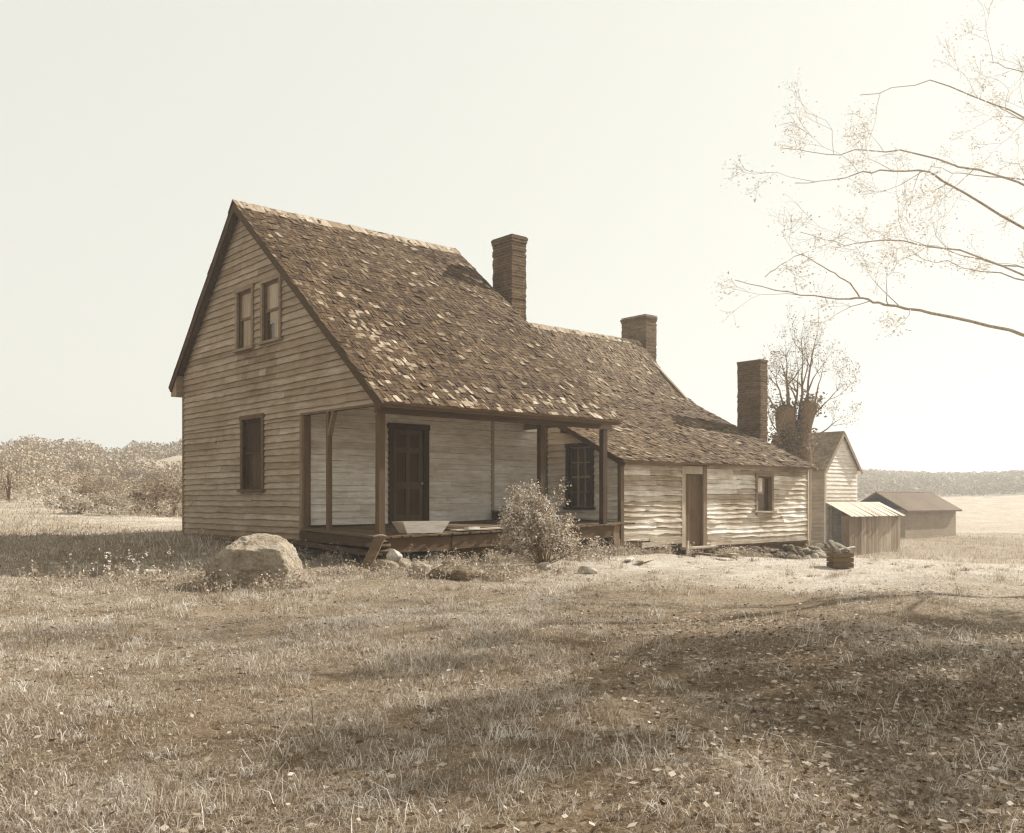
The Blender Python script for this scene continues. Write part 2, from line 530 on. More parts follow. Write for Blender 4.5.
# other hidden walls (back, right gable)
mb = MB()
mb.box((.13, 9.07, .1), (6.35, 9.185, 4.0), .25)
PR = lambda s, z, o: (6.35 + o, s, z)
backing(mb, PR, [3.02, 5.75, 9.06], lambda s: .3, lambda s: roofz(s) - .1, [], .1, .25)
PR2 = lambda s, z, o: (6.2 + o, s, z)
backing(mb, PR2, [-.1, 3.0], lambda s: 2.955, lambda s: roofz(s) - .1, [], .06, .2)
mb.build('rear_wall', M['wood_x'], house)

# ---- door
dr = MB(); frame(dr, PF, DOOR[0], DOOR[1], DOOR[2], DOOR[3], .13, -.06, .055, .03, 0)
pbox(dr, PF, DOOR[0], DOOR[1], DOOR[2] - .07, DOOR[2] - .001, -.08, .09, .1)
door = MB(); a, b, c, d = DOOR[0] + .131, DOOR[1] - .131, DOOR[2] + .005, DOOR[3] - .135
pbox(door, PF, a, b, c, d, -.09, -.055, .045)
mid = (a + b) / 2; w = .11
stiles = [(a, a + w), (mid - .05, mid + .05), (b - w, b)]
rails = [(c, c + .2), (c + .78, c + .95), (c + 1.6, c + 1.72), (d - .11, d)]
for s0, s1 in stiles: pbox(door, PF, s0, s1, c, d, -.055, -.018, .075)
for z0, z1 in rails:
    pbox(door, PF, a + w + .001, mid - .051, z0, z1, -.055, -.019, .07); pbox(door, PF, mid + .051, b - w - .001, z0, z1, -.055, -.019, .073)
dobj = door.build('door', M['wood_z'], house)
dobj['label'] = 'dark panelled front door under the porch'
dr.build('door_frame', M['wood_z'], dobj)
kb = MB(); kx = b - .05
kb.tube([(kx, 2.94, 1.58), (kx, 2.90, 1.58), (kx, 2.875, 1.58), (kx, 2.86, 1.58)], [.016, .016, .032, .02], .35, 10)
kb.build('door_knob', M['porcelain'], dobj, True)
lk = MB(); pbox(lk, PF, kx - .05, kx + .045, 1.38, 1.5, -.029, -.012, .05); lk.build('lock_plate', M['iron'], dobj)


# ---- windows on the gable
def gable_window(win, kind, lab):
    s0, s1, z0, z1 = win
    fr = MB(); frame(fr, PG, s0, s1, z0, z1, .1, -.07, .055, .17 if kind != 'low' else .08, .055)
    wobj = fr.build('window', M['wood_y'], house); wobj['label'] = lab
    a, b, c, d = s0 + .1, s1 - .1, z0, z1 - .1
    sa = MB(); mz = (c + d) / 2 + .03; t = .10 if kind != 'low' else .035
    for q0, q1 in ((a, a + .045), (b - .045, b)): pbox(sa, PG, q0, q1, c, d, -.06, -.02, t)
    for q0, q1 in ((c, c + .05), (mz - .03, mz + .03), (d - .05, d)): pbox(sa, PG, a + .046, b - .046, q0, q1, -.06, -.022, t)
    sa.build('sash', M['wood_y'], wobj)
    pn = MB()
    if kind == 'low':
        pbox(pn, PG, a + .03, b - .03, c + .02, d - .02, -.075, -.05, .01)
        pn.build('pane', M['glass'], wobj)
        bd = MB()
        n = 5
        for k in range(n):
            q0 = a + .05 + (b - a - .1) * k / n; q1 = a + .05 + (b - a - .1) * (k + 1) / n - .008
            pbox(bd, PG, q0, q1, mz + .035, d - .055, -.045, -.034, .022 * rng.uniform(.8, 1.3))
            if k not in (4,): pbox(bd, PG, q0, q1, c + .055, mz - .035, -.045, -.034 + rng.uniform(0, .004), (.042 if k in (1, 2) else .022) * rng.uniform(.8, 1.3))
        bd.build('board_panel', M['wood_z'], wobj)
    else:
        pbox(pn, PG, a + .03, b - .03, c + .02, d - .02, -.075, -.06, .01)
        pn.build('pane', M['glass'], wobj)
        bd = MB()
        off = .17 if kind == 'up_open' else .14
        xs = [b - off - .03, (a + b) / 2 - .02, a + .05]
        for (q1, q0) in zip(xs, xs[1:]):
            low = c + (.38 if (kind == 'up_open' and q1 == xs[0]) else .06)
            pbox(bd, PG, q0 + .004, q1, mz + .035, d - .055, -.05, -.04, .3 * rng.uniform(.9, 1.1))
            pbox(bd, PG, q0 + .004, q1, low, mz - .035, -.05, -.041, .28 * rng.uniform(.85, 1.1))
        pbox(bd, PG, xs[0] + .002, b - .05, mz + .035, d - .055, -.05, -.045, .2)
        bd.build('board_panel', M['wood_z'], wobj)


gable_window(W_up1, 'up', 'upper gable window with pale boards behind the sash')
gable_window(W_up2, 'up_open', 'upper gable window nearest the porch, broken at the bottom')
gable_window(W_lo, 'low', 'ground floor gable window closed with dark boards')


# ---- roofs
def t_main(x, y, r):
    t = .05 * math.exp(rng.gauss(0, .4))
    if r > .965: t = rng.uniform(.11, .27)
    if y < .15 and rng.random() < .14: t = rng.uniform(.16, .36)
    k = math.exp(-(((x - .9) / .45) ** 2 + ((y - 1.3) / .9) ** 2))
    if rng.random() < k * .45: t = rng.uniform(.14, .33)
    return min(t, .6)


mb = MB()
shingles(mb, MF, VX - .02, RX, t_main)
slab(mb, MF, VX, RX - .02, .05, .1)
shingles(mb, MBk, VX - .02, RX, t_main, .15)
slab(mb, MBk, VX, RX - .02, .05, .1)
roof = mb.build('roof', M['shingle'], house); roof['label'] = 'steep shingled main roof sweeping down over the porch'
mb = MB()
x = VX - .03
while x < RX - .02:
    w = rng.uniform(.07, .2); xb = min(x + w - .004, RX)
    dl = .34 + rng.gauss(0, .03); L = math.hypot(6.13, 5.07); cy, cz = -6.13 / L, -5.07 / L
    y0, z0 = 5.76, 8.085 + rng.gauss(0, .006); y1, z1 = y0 + cy * dl, z0 + cz * dl + .004
    mb.hexa([(x, y1, z1 - .014), (xb, y1, z1 - .014), (xb, y0, z0 - .014), (x, y0, z0 - .014), (x, y1, z1), (xb, y1, z1), (xb, y0, z0), (x, y0, z0)], .24 * rng.uniform(.5, 1.35))
    y1, z1 = y0 + .25, z0 - .255
    mb.hexa([(x, y0 + .003, z0 - .016), (xb, y0 + .003, z0 - .016), (xb, y1, z1 - .016), (x, y1, z1 - .016), (x, y0 + .003, z0 + .003), (xb, y0 + .003, z0 + .003), (xb, y1, z1), (x, y1, z1)], .23 * rng.uniform(.5, 1.35))
    x += w
mb.build('ridge_cap', M['wood_y'], roof)


def t_wing(x, y, r):
    t = .07 * math.exp(rng.gauss(0, .34)) * (1.1 if y > 4.3 else .92)
    if r > .97: t = rng.uniform(.13, .27)
    return min(t, .55)


mb = MB()
shingles(mb, WF, WX0, WX1, t_wing, .125, 0, 1.1)
slab(mb, WF, WX0 + .03, WX1 - .03, .05, .1)
shingles(mb, WB, WX0 - .2, WX1, t_wing, .16)
slab(mb, WB, WX0 + .03 - .2, WX1 - .03, .05, .1)
x = WX0
while x < WX1:
    w = rng.uniform(.09, .18); xb = min(x + w - .006, WX1)
    for sg, (cy, cz) in ((1, (-.67, -.745)), (-1, (.72, -.70))):
        y0, z0 = 6.8 + (.004 if sg < 0 else 0), 6.655 + (.003 if sg < 0 else 0) + rng.gauss(0, .008); dl = .22 + rng.gauss(0, .02)
        y1, z1 = y0 + cy * dl, z0 + cz * dl
        mb.hexa([(x, y1, z1 - .014), (xb, y1, z1 - .014), (xb, y0, z0 - .014), (x, y0, z0 - .014), (x, y1, z1), (xb, y1, z1), (xb, y0, z0), (x, y0, z0)], .24 * rng.uniform(.6, 1.3))
    x += w
wroof = mb.build('roof', M['shingle'], house); wroof['label'] = 'lower shingled wing roof, flatter towards its front eave'

# ---- wing walls
PW = lambda s, z, o: (s, WY - o, z)
WD = (9.13, 10.12, .02, 2.14); WW = (12.28, 13.12, .90, 1.93)
wdh = (9.27, 9.98, -.05, 1.86); wwh = (WW[0] + .08, WW[1] - .08, WW[2], WW[3] - .07)
mb = MB()
clap(mb, PW, .23, 2.1, .135, lambda z: 6.97, lambda z: 9.13, [], .43, 3.2, .22)
clap(mb, PW, .06, 2.08, .128, lambda z: 10.14, lambda z: 14.84, [wwh], .53, 2.8, .19)
backing(mb, PW, [6.9, 9.14, 10.12, 14.85], lambda s: .1 if s < 9.2 else -.02, lambda s: 2.1, [wwh, wdh], .1, .12)
# sprung and rotten boards at the foot of the wall
for (xa, xb, za, zb, h, o) in ((6.97, 8.2, .26, .2, .13, .03), (7.6, 9.1, .05, .12, .12, .05), (7.9, 9.05, .20, .17, .1, .045), (10.15, 11.2, .16, .09, .13, .035), (10.3, 14.8, .02, .03, .1, .03)):
    mb.beam((xa, WY - o, za + h / 2), (xb, WY - o, zb + h / 2), .018, h, .38 * rng.uniform(.7, 1.1), j=.008, seg=5)
mb.build('wing_wall', M['rough_x'], house)
mb = MB(); mb.box((6.86, WY - .05, .02), (6.965, WY + .06, 2.13), .09, .006); mb.build('corner_board', M['wood_z'], house)
mb = MB(); mb.box((14.84, WY - .045, .0), (14.93, WY + .06, 2.1), .3, .006); mb.build('corner_board', M['wood_z'], house)
mb = MB(); mb.beam((6.75, WY - .07, 2.09), (9.1, WY - .07, 2.07), .03, .09, .24, j=.01, seg=5); mb.beam((10.15, WY - .07, 2.07), (14.95, WY - .07, 2.1), .03, .06, .33, j=.008, seg=8); mb.build('eave_board', M['rough_x'], house)
# wing side wall under the porch (X = 6.9 facing -X)
PS = lambda s, z, o: (6.90 - o, s, z)
SW = (1.16, 2.12, .9 + .12, 2.60)
swh = (SW[0] + .1, SW[1] - .1, SW[2], SW[3] - .1)
mb = MB()
wt = lambda y: wfz(y) - .1
clap(mb, PS, .3, 3.5, .15, lambda z: max(WY + .05, min(2.8, (z + .1 - 2.12) / .49 + .02)) if z > 2.1 else WY + .05, lambda z: 2.80, [swh], .56, 1.3, .1)
backing(mb, PS, [WY, 2.9], lambda s: .1, wt, [swh], .1, .15)
mb.build('wing_side_wall', M['wood_y'], house)
mb = MB(); mb.beam((WX0 + .02, -.05, 2.02), (WX0 + .02, 2.6, 3.28), .03, .13, .07, up=(0, -.43, .9), j=.008, seg=6); mb.beam((6.75, 1.75, 2.86), (6.75, 2.15, 2.92), .1, .1, .05); mb.build('rake_board', M['wood_y'], house)
# hidden wing walls: right end and back
mb = MB(); PE = lambda s, z, o: (14.9 + o, s, z)
clap(mb, PE, .0, 4.3, .15, lambda z: max(WY + .03, (z + .15 - 2.12) / .5), lambda z: 9.3, [], .35)
backing(mb, PE, [WY + .08, 4.3, 6.8, 9.35], lambda s: -.3, lambda s: (wfz(s) if s < 6.8 else 6.62 - (s - 6.8) * .97) - .08, [], .1, .2)
mb.box((6.5, 9.25, -.3), (14.8, 9.35, 3.95), .3)
mb.build('rear_wall', M['wood_y'], house)

# wing door
mb = MB(); fr = MB()
xs = [9.272, 9.44, 9.60, 9.79, 9.978]
for a, b in zip(xs, xs[1:]): pbox(mb, PW, a + .003, b - .003, .03, 1.855, -.07, -.045 + rng.uniform(0, .006), .085 * rng.uniform(.8, 1.15))
wd = mb.build('door', M['wood_z'], house); wd['label'] = 'narrow plank door of the side wing'
pbox(fr, PW, 9.13, 9.268, -.06, 2.06, -.09, .04, .33); pbox(fr, PW, 9.982, 10.135, -.02, 2.06, -.09, .045, .14); pbox(fr, PW, 9.269, 9.981, 1.862, 2.06, -.09, .03, .36)
fr.build('door_frame', M['wood_z'], wd)
mb = MB(); mb.box((9.1, WY - .2, -.03), (10.4, WY + .05, .018), .4, .01); mb.build('threshold', M['wood_x'], wd)

# wing window
mb = MB(); frame(mb, PW, *WW, .085, -.08, .058, .14, 0)
ww = mb.build('window', M['wood_x'], house); ww['label'] = 'small wing window with a broken sash and splintered sill'
a, b, c, d = WW[0] + .086, WW[1] - .086, WW[2], WW[3] - .086
mb = MB(); mz = c + .5
pbox(mb, PW, a, a + .05, mz, d, -.07, -.03, .2); pbox(mb, PW, a + .37, a + .42, mz, d, -.07, -.03, .14); pbox(mb, PW, a + .051, a + .369, mz - .03, mz + .02, -.07, -.03, .25); pbox(mb, PW, a + .051, b, d - .04, d, -.07, -.03, .12)
mb.build('sash', M['wood_x'], ww)
mb = MB(); pbox(mb, PW, a + .05, a + .37, mz + .02, d - .04, -.062, -.055, .55); mb.build('pale_board', M['wood_z'], ww)  # pale board in place of the upper left pane
mb = MB(); pbox(mb, PW, a + .0, b, c, mz - .031, -.085, -.075, .1); pbox(mb, PW, a + .42, b, mz - .03, d - .041, -.085, -.075, .05); mb.build('pane', M['glass'], ww)
mb = MB()
mb.beam((WW[0] - .14, WY - .06, c - .01), (WW[1] + .02, WY - .075, c - .04), .12, .05, .3, j=.012, seg=4)
mb.beam((WW[0] + .02, WY - .05, c - .09), (WW[1] - .1, WY - .06, c - .11), .07, .06, .24, j=.01, seg=4)
mb.beam((WW[1] - .03, WY - .07, c - .02), (WW[1] + .2, WY - .06, c + .02), .06, .05, .5, j=.01, seg=2)
mb.build('sill', M['rough_x'], ww)

# side window, small panes
mb = MB(); frame(mb, PS, *SW, .1, -.07, .055, .03, .06)
sw = mb.build('window', M['wood_y'], house); sw['label'] = 'dark framed window with small panes at the porch end'
a, b, c, d = SW[0] + .1, SW[1] - .1, SW[2], SW[3] - .1
mb = MB()
for k in range(4):
    s = a + (b - a - .03) * k / 3
    pbox(mb, PS, s, s + .028, c, d, -.06, -.03, .3 if k < 3 else .1)
for k in range(5):
    z = c + (d - c - .03) * k / 4
    pbox(mb, PS, a, b, z, z + (.045 if k == 2 else .026), -.059, -.031, .27 if k >= 2 else .14)
mb.build('sash', M['wood_y'], sw)
mb = MB(); pbox(mb, PS, a, b, c, d, -.075, -.062, .03); mb.build('pane', M['glass'], sw)


# ---- chimneys
def chimney(x0, x1, y0, y1, zb, zt, tone, cap, taper=0.0, capt=None):
    mb = MB(); z = zb; n = 0
    mb.box((x0 + .01, y0 + .01, zb), (x1 - .01, y1 - .01, zt - .02), tone * 1.3)
    while z < zt - .01:
        h = min(.075, zt - z); k = (z - zb) / (zt - zb)
        tp = taper * k
        e = 0
        if z > zt - cap: e = .015 + (.02 if z > zt - cap * .66 else 0) - (.02 if z > zt - cap * .3 else 0)
        j = lambda: rng.gauss(0, .007)
        t = tone * rng.uniform(.85, 1.15)
        if capt and z > zt - .12: t = capt
        mb.box((x0 - e + tp + j(), y0 - e + tp + j(), z + .004), (x1 + e - tp + j(), y1 + e - tp + j(), z + h - .004), t)
        z += h; n += 1
    return mb


chimney(6.62, 7.12, 3.89, 4.68, 2.0, 8.18, .13, .2).build('chimney', M['brick'], house)['label'] = 'tall brick chimney against the main gable'
chimney(15.0, 15.55, 6.56, 7.68, -.6, 7.56, .16, .26, 0, .42).build('chimney', M['brick'], house)['label'] = 'squat brick chimney with a pale cap on the wing ridge'
chimney(15.0, 15.37, 1.98, 2.83, -.8, 5.5, .15, .08).build('chimney', M['brick'], house)['label'] = 'tall plain chimney at the far end of the wing'

# ---- porch
dz = lambda x, y: .53 + .022 * x + .03 * y
mb = MB(); x = -.12
while x < 6.85:
    w = .14 * rng.uniform(.85, 1.2); xb = min(x + w, 6.86)
    y0 = -.16 + rng.gauss(0, .018); t = .12 * rng.uniform(.7, 1.25); e = rng.gauss(0, .005)
    mb.hexa([(x + .004, y0, dz(x, y0) - .035), (xb - .004, y0, dz(xb, y0) - .035), (xb - .004, 2.80, dz(xb, 2.8) - .035), (x + .004, 2.80, dz(x, 2.8) - .035),
             (x + .004, y0, dz(x, y0) + e), (xb - .004, y0, dz(xb, y0) + e), (xb - .004, 2.80, dz(xb, 2.8)), (x + .004, 2.80, dz(x, 2.8))], t)
    x = xb
mb.build('porch_floor', M['wood_y'], house)
mb = MB()
mb.box((.02, -.1, .22), (1.58, -.04, .492), .09, .01)
mb.build('porch_skirt', M['wood_x'], house)
mb = MB()
mb.hexa([(1.6, -.11, .24), (6.3, -.11, .36), (6.3, -.06, .36), (1.6, -.06, .24), (1.6, -.11, .49), (6.3, -.11, .62), (6.3, -.06, .62), (1.6, -.06, .49)], .11)
mb.build('porch_skirt', M['wood_x'], house)
mb = MB(); mb.hexa([(1.55, -.03, .03), (4.2, -.03, .06), (4.2, .02, .06), (1.55, .02, .03), (1.55, -.03, .22), (4.2, -.03, .3), (4.2, .02, .3), (1.55, .02, .22)], .05); mb.box((4.3, .1, -.1), (6.2, .16, .5), .06); mb.build('porch_skirt', M['wood_x'], house)
mb = MB(); mb.beam((-.06, -.05, .40), (-.06, 2.9, .47), .06, .19, .06, j=.008, seg=4); mb.build('porch_side_board', M['wood_y'], house)
mb = MB(); mb.beam((-.26, -.25, .21), (-.26, 3.3, .36), .32, .045, .06, j=.012, seg=4); mb.build('step_plank', M['wood_y'], house)
mb = MB(); mb.box((-.1, -.08, 2.80), (6.18, .04, 2.94), .09, .008); mb.build('porch_beam', M['wood_x'], house)
mb = MB(); mb.box((-.2, -.33, 2.88), (6.18, -.30, 2.965), .08, .006); mb.build('porch_fascia', M['wood_x'], house)


def post(x, y, w, z0, z1, t, extra=None):
    mb = MB(); mb.beam((x, y, z0), (x + rng.gauss(0, .015), y, z1), w, w, t, up=(0, 1, 0), j=.004, seg=5)
    if extra: extra(mb)
    mb.build('porch_post', M['wood_z'], house)


post(0, 0, .13, .56, 2.80, .10)
post(4.05, 0, .12, .62, 2.80, .055)
post(5.97, 0, .13, .66, 2.80, .055)
post(-.02, 1.81, .09, .58, 2.955, .14, lambda mb: mb.beam((-.02, 1.78, 2.5), (-.02, 1.6, 2.95), .06, .1, .2, up=(1, 0, 0)))
mb = MB(); mb.beam((6.28, -.04, -.02), (6.3, -.04, .62), .2, .16, .22, up=(0, 1, 0), j=.02, seg=3); mb.build('porch_leg', M['wood_z'], house)


# ================================================================== ROCKS
def rock_mesh(seed, sx, sy, sz, planes=16, sub=4, rough=.06, tone=.3, name='stone', boulder=False):
    import bmesh
    r = random.Random(seed)
    bm = bmesh.new(); bmesh.ops.create_icosphere(bm, subdivisions=sub, radius=1)
    pl = []
    for _ in range(planes):
        n = Vector((r.gauss(0, 1), r.gauss(0, 1), r.gauss(0, 1))).normalized(); pl.append((n, r.uniform(.68, .95)))
    if boulder:
        pl = [(Vector((-.05, -.26, 1)).normalized(), .60), (Vector((1, -.15, .05)).normalized(), .84), (Vector((.3, -1, -.05)).normalized(), .74), (Vector((-.45, -.9, .12)).normalized(), .78),
              (Vector((-.78, -.05, .62)).normalized(), .73), (Vector((0, 1, .2)).normalized(), .8), (Vector((.6, .7, .4)).normalized(), .85), (Vector((.55, -.1, .85)).normalized(), .84), (Vector((-.6, .6, .5)).normalized(), .8)] + [(n, max(h, .9)) for n, h in pl[:8]]
    off = Vector((seed * 3.1, seed * 1.7, seed * .9))
    for v in bm.verts:
        d = v.co.normalized(); rad = 1.0; soft = 26 if boulder else 16
        for n, h in pl:
            k = d.dot(n)
            if k > .05: rad += (k / h) ** soft
        rad = rad ** (-1 / soft)
        nz = noise.fractal(d * 2.2 + off, .9, 2.1, 6) * rough + noise.fractal(d * 11 + off, .7, 2, 5) * rough * .42
        p = d * (rad + nz)
        v.co = Vector((p.x * sx, p.y * sy, p.z * sz))
    me = bpy.data.meshes.new(name); bm.to_mesh(me); bm.free()
    a = me.attributes.new('tone', 'FLOAT', 'FACE'); a.data.foreach_set('value', np.full(len(me.polygons), tone, np.float32))
    me.polygons.foreach_set('use_smooth', [sub > 4] * len(me.polygons))
    return me


bl = rock_mesh(5, .70, .58, .60, 14, 6, .055, .36, 'boulder', True)
o = link('boulder', bl, M['stone']); bp = Vector((-3.5, -2.12, 0)); o.location = (bp.x, bp.y, gz1(bp.x, bp.y) + .28); o.rotation_euler = (0, 0, math.atan2(R3.y, R3.x))
tag(o, 'big flat topped boulder lying in the grass in front of the gable', 'boulder')

# pier of stacked stones under the corner post (part of the house)
import bmesh
mb = MB()


def mesh_into(mb, me, loc, rot, tone):
    from mathutils import Euler
    e = Euler(rot).to_matrix()
    o_ = len(mb.v); mb.v.extend(tuple(e @ v.co + Vector(loc)) for v in me.vertices)
    for p in me.polygons: mb.f.append([o_ + i for i in p.vertices]); mb.t.append(tone)


for k, (x, y, z, sx, sy, sz, t) in enumerate(((0, .02, .06, .34, .3, .16, .12), (.05, .0, .23, .27, .27, .12, .14), (-.02, .03, .36, .24, .25, .10, .1), (.02, .0, .47, .19, .2, .07, .16), (-.05, -.05, .535, .14, .14, .035, .25))):
    mesh_into(mb, rock_mesh(20 + k, sx, sy, sz, 14, 3, .05), (x, y, z), (0, 0, k * 1.3), t)
mb.build('stone_pier', M['stone'], house)


def stone(seed, u, v, sx, sy, sz, t, label, group=None, dzv=.4, mat='stone'):
    p = onground(u, v)
    me = rock_mesh(seed, sx, sy, sz, 14, 4, .05, t)
    o = link('stone', me, M[mat]); o.location = (p.x, p.y, p.z + sz * dzv); o.rotation_euler = (0, 0, math.atan2(R3.y, R3.x) + rng.uniform(-.3, .3))
    return tag(o, label, 'stone', group)


stone(31, 385, 573, .26, .22, .19, .27, 'rounded grey fieldstone at the foot of the porch corner pier')
stone(32, 404, 572, .18, .16, .18, .33, 'upright pale stone beside the rounded stone at the porch pier')
stone(33, 424, 576, .26, .2, .15, .36, 'low wedge shaped stone between the pier stones and the dark stone slab')
stone(34, 394, 571, .15, .12, .14, .58, 'bright white stone on top of the stones by the porch pier', dzv=1.75)
for k_, (u_, v_, a_, b_, c_, t_) in enumerate(((442, 579, .22, .18, .12, .17), (460, 580, .24, .2, .11, .13), (450, 574, .24, .2, .18, .2), (470, 576, .18, .16, .12, .2), (433, 576, .15, .14, .1, .3), (481, 577, .13, .12, .08, .35))):
    stone(140 + k_, u_, v_, a_, b_, c_, t_, 'irregular stone of the low dark heap in front of the porch, left of the bush', 'low stone heap before the porch', .45)
stone(36, 150, 574, .2, .15, .06, .45, 'flat pale stone in the shaded grass left of the boulder', dzv=.6)
stone(37, 545, 570, .16, .12, .1, .4, 'small pale stone under the leafy bush')
stone(38, 588, 573, .17, .13, .1, .42, 'small pale stone in weeds right of the leafy bush')

# rubble under the wing's far corner
k = 0
lab = 'rough rubble stone of the tumbled footing below the far end of the wing'
protos = [rock_mesh(60 + i, 1, 1, 1, 12, 3, .06, t) for i, t in enumerate((.2, .3, .14, .4, .24, .55))]
for k in range(46):
    x = rng.uniform(11.9, 15.35); lay = rng.random()
    y = WY - .12 - lay * .75 * (.4 + .6 * min(1, (x - 11.5) / 2)) - (.1 if x > 14.9 else 0)
    g = gz1(x, y)
    topd = max(0.05, (-.06 - g)) * (1 - lay) ** .8
    z = g + topd * rng.uniform(.35, .85) + .02
    s = rng.uniform(.08, .17)
    o = link('rubble_stone', protos[k % 6], M['stone']); o.location = (x, y, z); o.scale = (s * rng.uniform(1, 1.9), s * rng.uniform(.8, 1.3), s * rng.uniform(.55, .95)); o.rotation_euler = (rng.uniform(-.3, .3), rng.uniform(-.3, .3), rng.uniform(0, 6))
    tag(o, lab, 'stone', 'rubble below the wing')
mb = MB(); mb.box((6.95, WY + .02, -.6), (14.85, WY + .1, .05), .08, .01); mb.build('footing', M['stone'], house)
for k in range(34):
    x = rng.uniform(10.2, 14.85); z = rng.uniform(gz1(x, WY) - .05, -.08)
    s = rng.uniform(.07, .13); mb = MB()
    mesh_into(mb, rock_mesh(200 + k, s * 1.6, .09, s * .7, 10, 2, .05), (x, WY, z), (0, rng.uniform(-.2, .2), 0), rng.choice((.14, .2, .3, .4)))
    mb.build('footing_stone', M['stone'], house)


# ================================================================== LOOSE TIMBER
def plank(name, p, q, w, h, t, label, cat='board', up=(0, 0, 1), group=None, mat='x'):
    mb = MB(); mb.beam(p, q, w, h, t, up=up, j=h * .2, seg=5)
    c = (Vector(p) + Vector(q)) / 2
    return tag(mb.build(name, M['wood_' + mat], None, False, tuple(c)), label, cat, group)


plank('plank', (-.6, -.44, gz1(-.6, -.44) - .02), (-.13, -.2, .5), .19, .035, .07, 'dark plank leaning against the stone pier at the porch corner', up=(-.6, -.5, .62))
# trough on the porch edge
mb = MB(); X0, X1, Y0, Y1, Z0, Z1 = .62, 1.44, -.06, .34, .565, .79
ft = .2; w = .025
mb.hexa([(X0, Y0 + .06, Z0), (X1, Y0 + .06, Z0), (X1, Y0 + .06 + w, Z0), (X0, Y0 + .06 + w, Z0), (X0 - ft + .06, Y0, Z1), (X1 + ft - .06, Y0, Z1), (X1 + ft - .06, Y0 + w, Z1), (X0 - ft + .06, Y0 + w, Z1)], .75)
mb.hexa([(X0, Y1 - .06 - w, Z0), (X1, Y1 - .06 - w, Z0), (X1, Y1 - .06, Z0), (X0, Y1 - .06, Z0), (X0 - ft + .06, Y1 - w, Z1), (X1 + ft - .06, Y1 - w, Z1), (X1 + ft - .06, Y1, Z1), (X0 - ft + .06, Y1, Z1)], .5)
mb.hexa([(X0 - .001, Y0 + .086, Z0), (X0 + w, Y0 + .086, Z0), (X0 + w, Y1 - .086, Z0), (X0 - .001, Y1 - .086, Z0), (X0 - ft + .05, Y0 + .026, Z1), (X0 - ft + .05 + w, Y0 + .026, Z1), (X0 - ft + .05 + w, Y1 - .026, Z1), (X0 - ft + .05, Y1 - .026, Z1)], .45)
mb.hexa([(X1 - w, Y0 + .086, Z0), (X1, Y0 + .086, Z0), (X1, Y1 - .086, Z0), (X1 - w, Y1 - .086, Z0), (X1 + ft - .05 - w, Y0 + .026, Z1), (X1 + ft - .05, Y0 + .026, Z1), (X1 + ft - .05, Y1 - .026, Z1), (X1 + ft - .05 - w, Y1 - .026, Z1)], .5)
mb.box((X0 + .03, Y0 + .09, Z0), (X1 - .03, Y1 - .09, Z0 + .02), .4)
tag(mb.build('trough', M['wood_x'], None, False, (1.03, .14, .56)), 'pale wooden feed trough with flared ends on the porch edge', 'trough')
plank('plank', (1.75, .05, .605), (3.6, -.02, .632), .24, .025, .36, 'long pale board lying flat along the porch floor edge')
plank('plank', (1.9, .5, .628), (3.3, .35, .65), .2, .025, .22, 'darker board lying on the porch floor behind the pale one')
mb = MB(); mb.box((2.0, -.12, .612), (2.28, .02, .66), .6, .004); tag(mb.build('wood_block', M['wood_x'], None, False, (2.1, -.05, .62)), 'short white block on the end of the porch floor boards', 'block')
mb = MB(); bx0 = Vector((5.0, 2.45, dz(5.0, 2.45) + .002)); 
mb.box(bx0, bx0 + Vector((.42, .3, .2)), .05, .004); mb.box(bx0 + Vector((-.012, -.012, .204)), bx0 + Vector((.432, .312, .23)), .07)
tag(mb.build('crate', M['wood_x'], None, False, tuple(bx0)), 'small dark wooden box on the porch floor by the wall', 'box')
# debris by the wing
gl = 'loose boards at the foot of the wing'
for i, (u0, v0, u1, v1, w, h, t, lb) in enumerate(((628, 563, 655, 548, .12, .025, .4, 'pale board propped on the rubble below the wing, left of the plank door'),
                                                   (640, 566, 690, 552, .14, .03, .3, 'grey board lying among weeds left of the plank door'),
                                                   (690, 552, 738, 559, .16, .04, .36, 'long board sloping away from the threshold of the plank door'),
                                                   (692, 557, 728, 561, .12, .05, .14, 'dark board under the sloping one by the plank door'))):
    a, b = onground(u0, v0), onground(u1, v1)
    plank('plank', a + Vector((0, 0, .06 + .03 * (i % 2))), b + Vector((0, 0, .10 + .05 * (i == 0) * 2)), w, h, t, lb, group=gl)
plank('stake', onground(687, 556) + Vector((0, 0, -.05)), onground(687, 556) + Vector((.03, 0, .38)), .06, .05, .4, 'short upright stake beside the plank door', 'stake', up=(0, 1, 0), mat='z')

# crate with scrap boards
cp = onground(840, 568)
ang = math.atan2(R3.y, R3.x)
cr = empty('crate', cp, 'dark slatted crate heaped with white scrap boards beyond the wing', 'crate')
mb = MB()


def cl(x, y, z): return tuple(cp + R3 * x + F3 * y + Vector((0, 0, z)))


def cbox(mb, x0, x1, y0, y1, z0, z1, t):
    mb.hexa([cl(x0, y0, z0), cl(x1, y0, z0), cl(x1, y1, z0), cl(x0, y1, z0), cl(x0, y0, z1), cl(x1, y0, z1), cl(x1, y1, z1), cl(x0, y1, z1)], t)


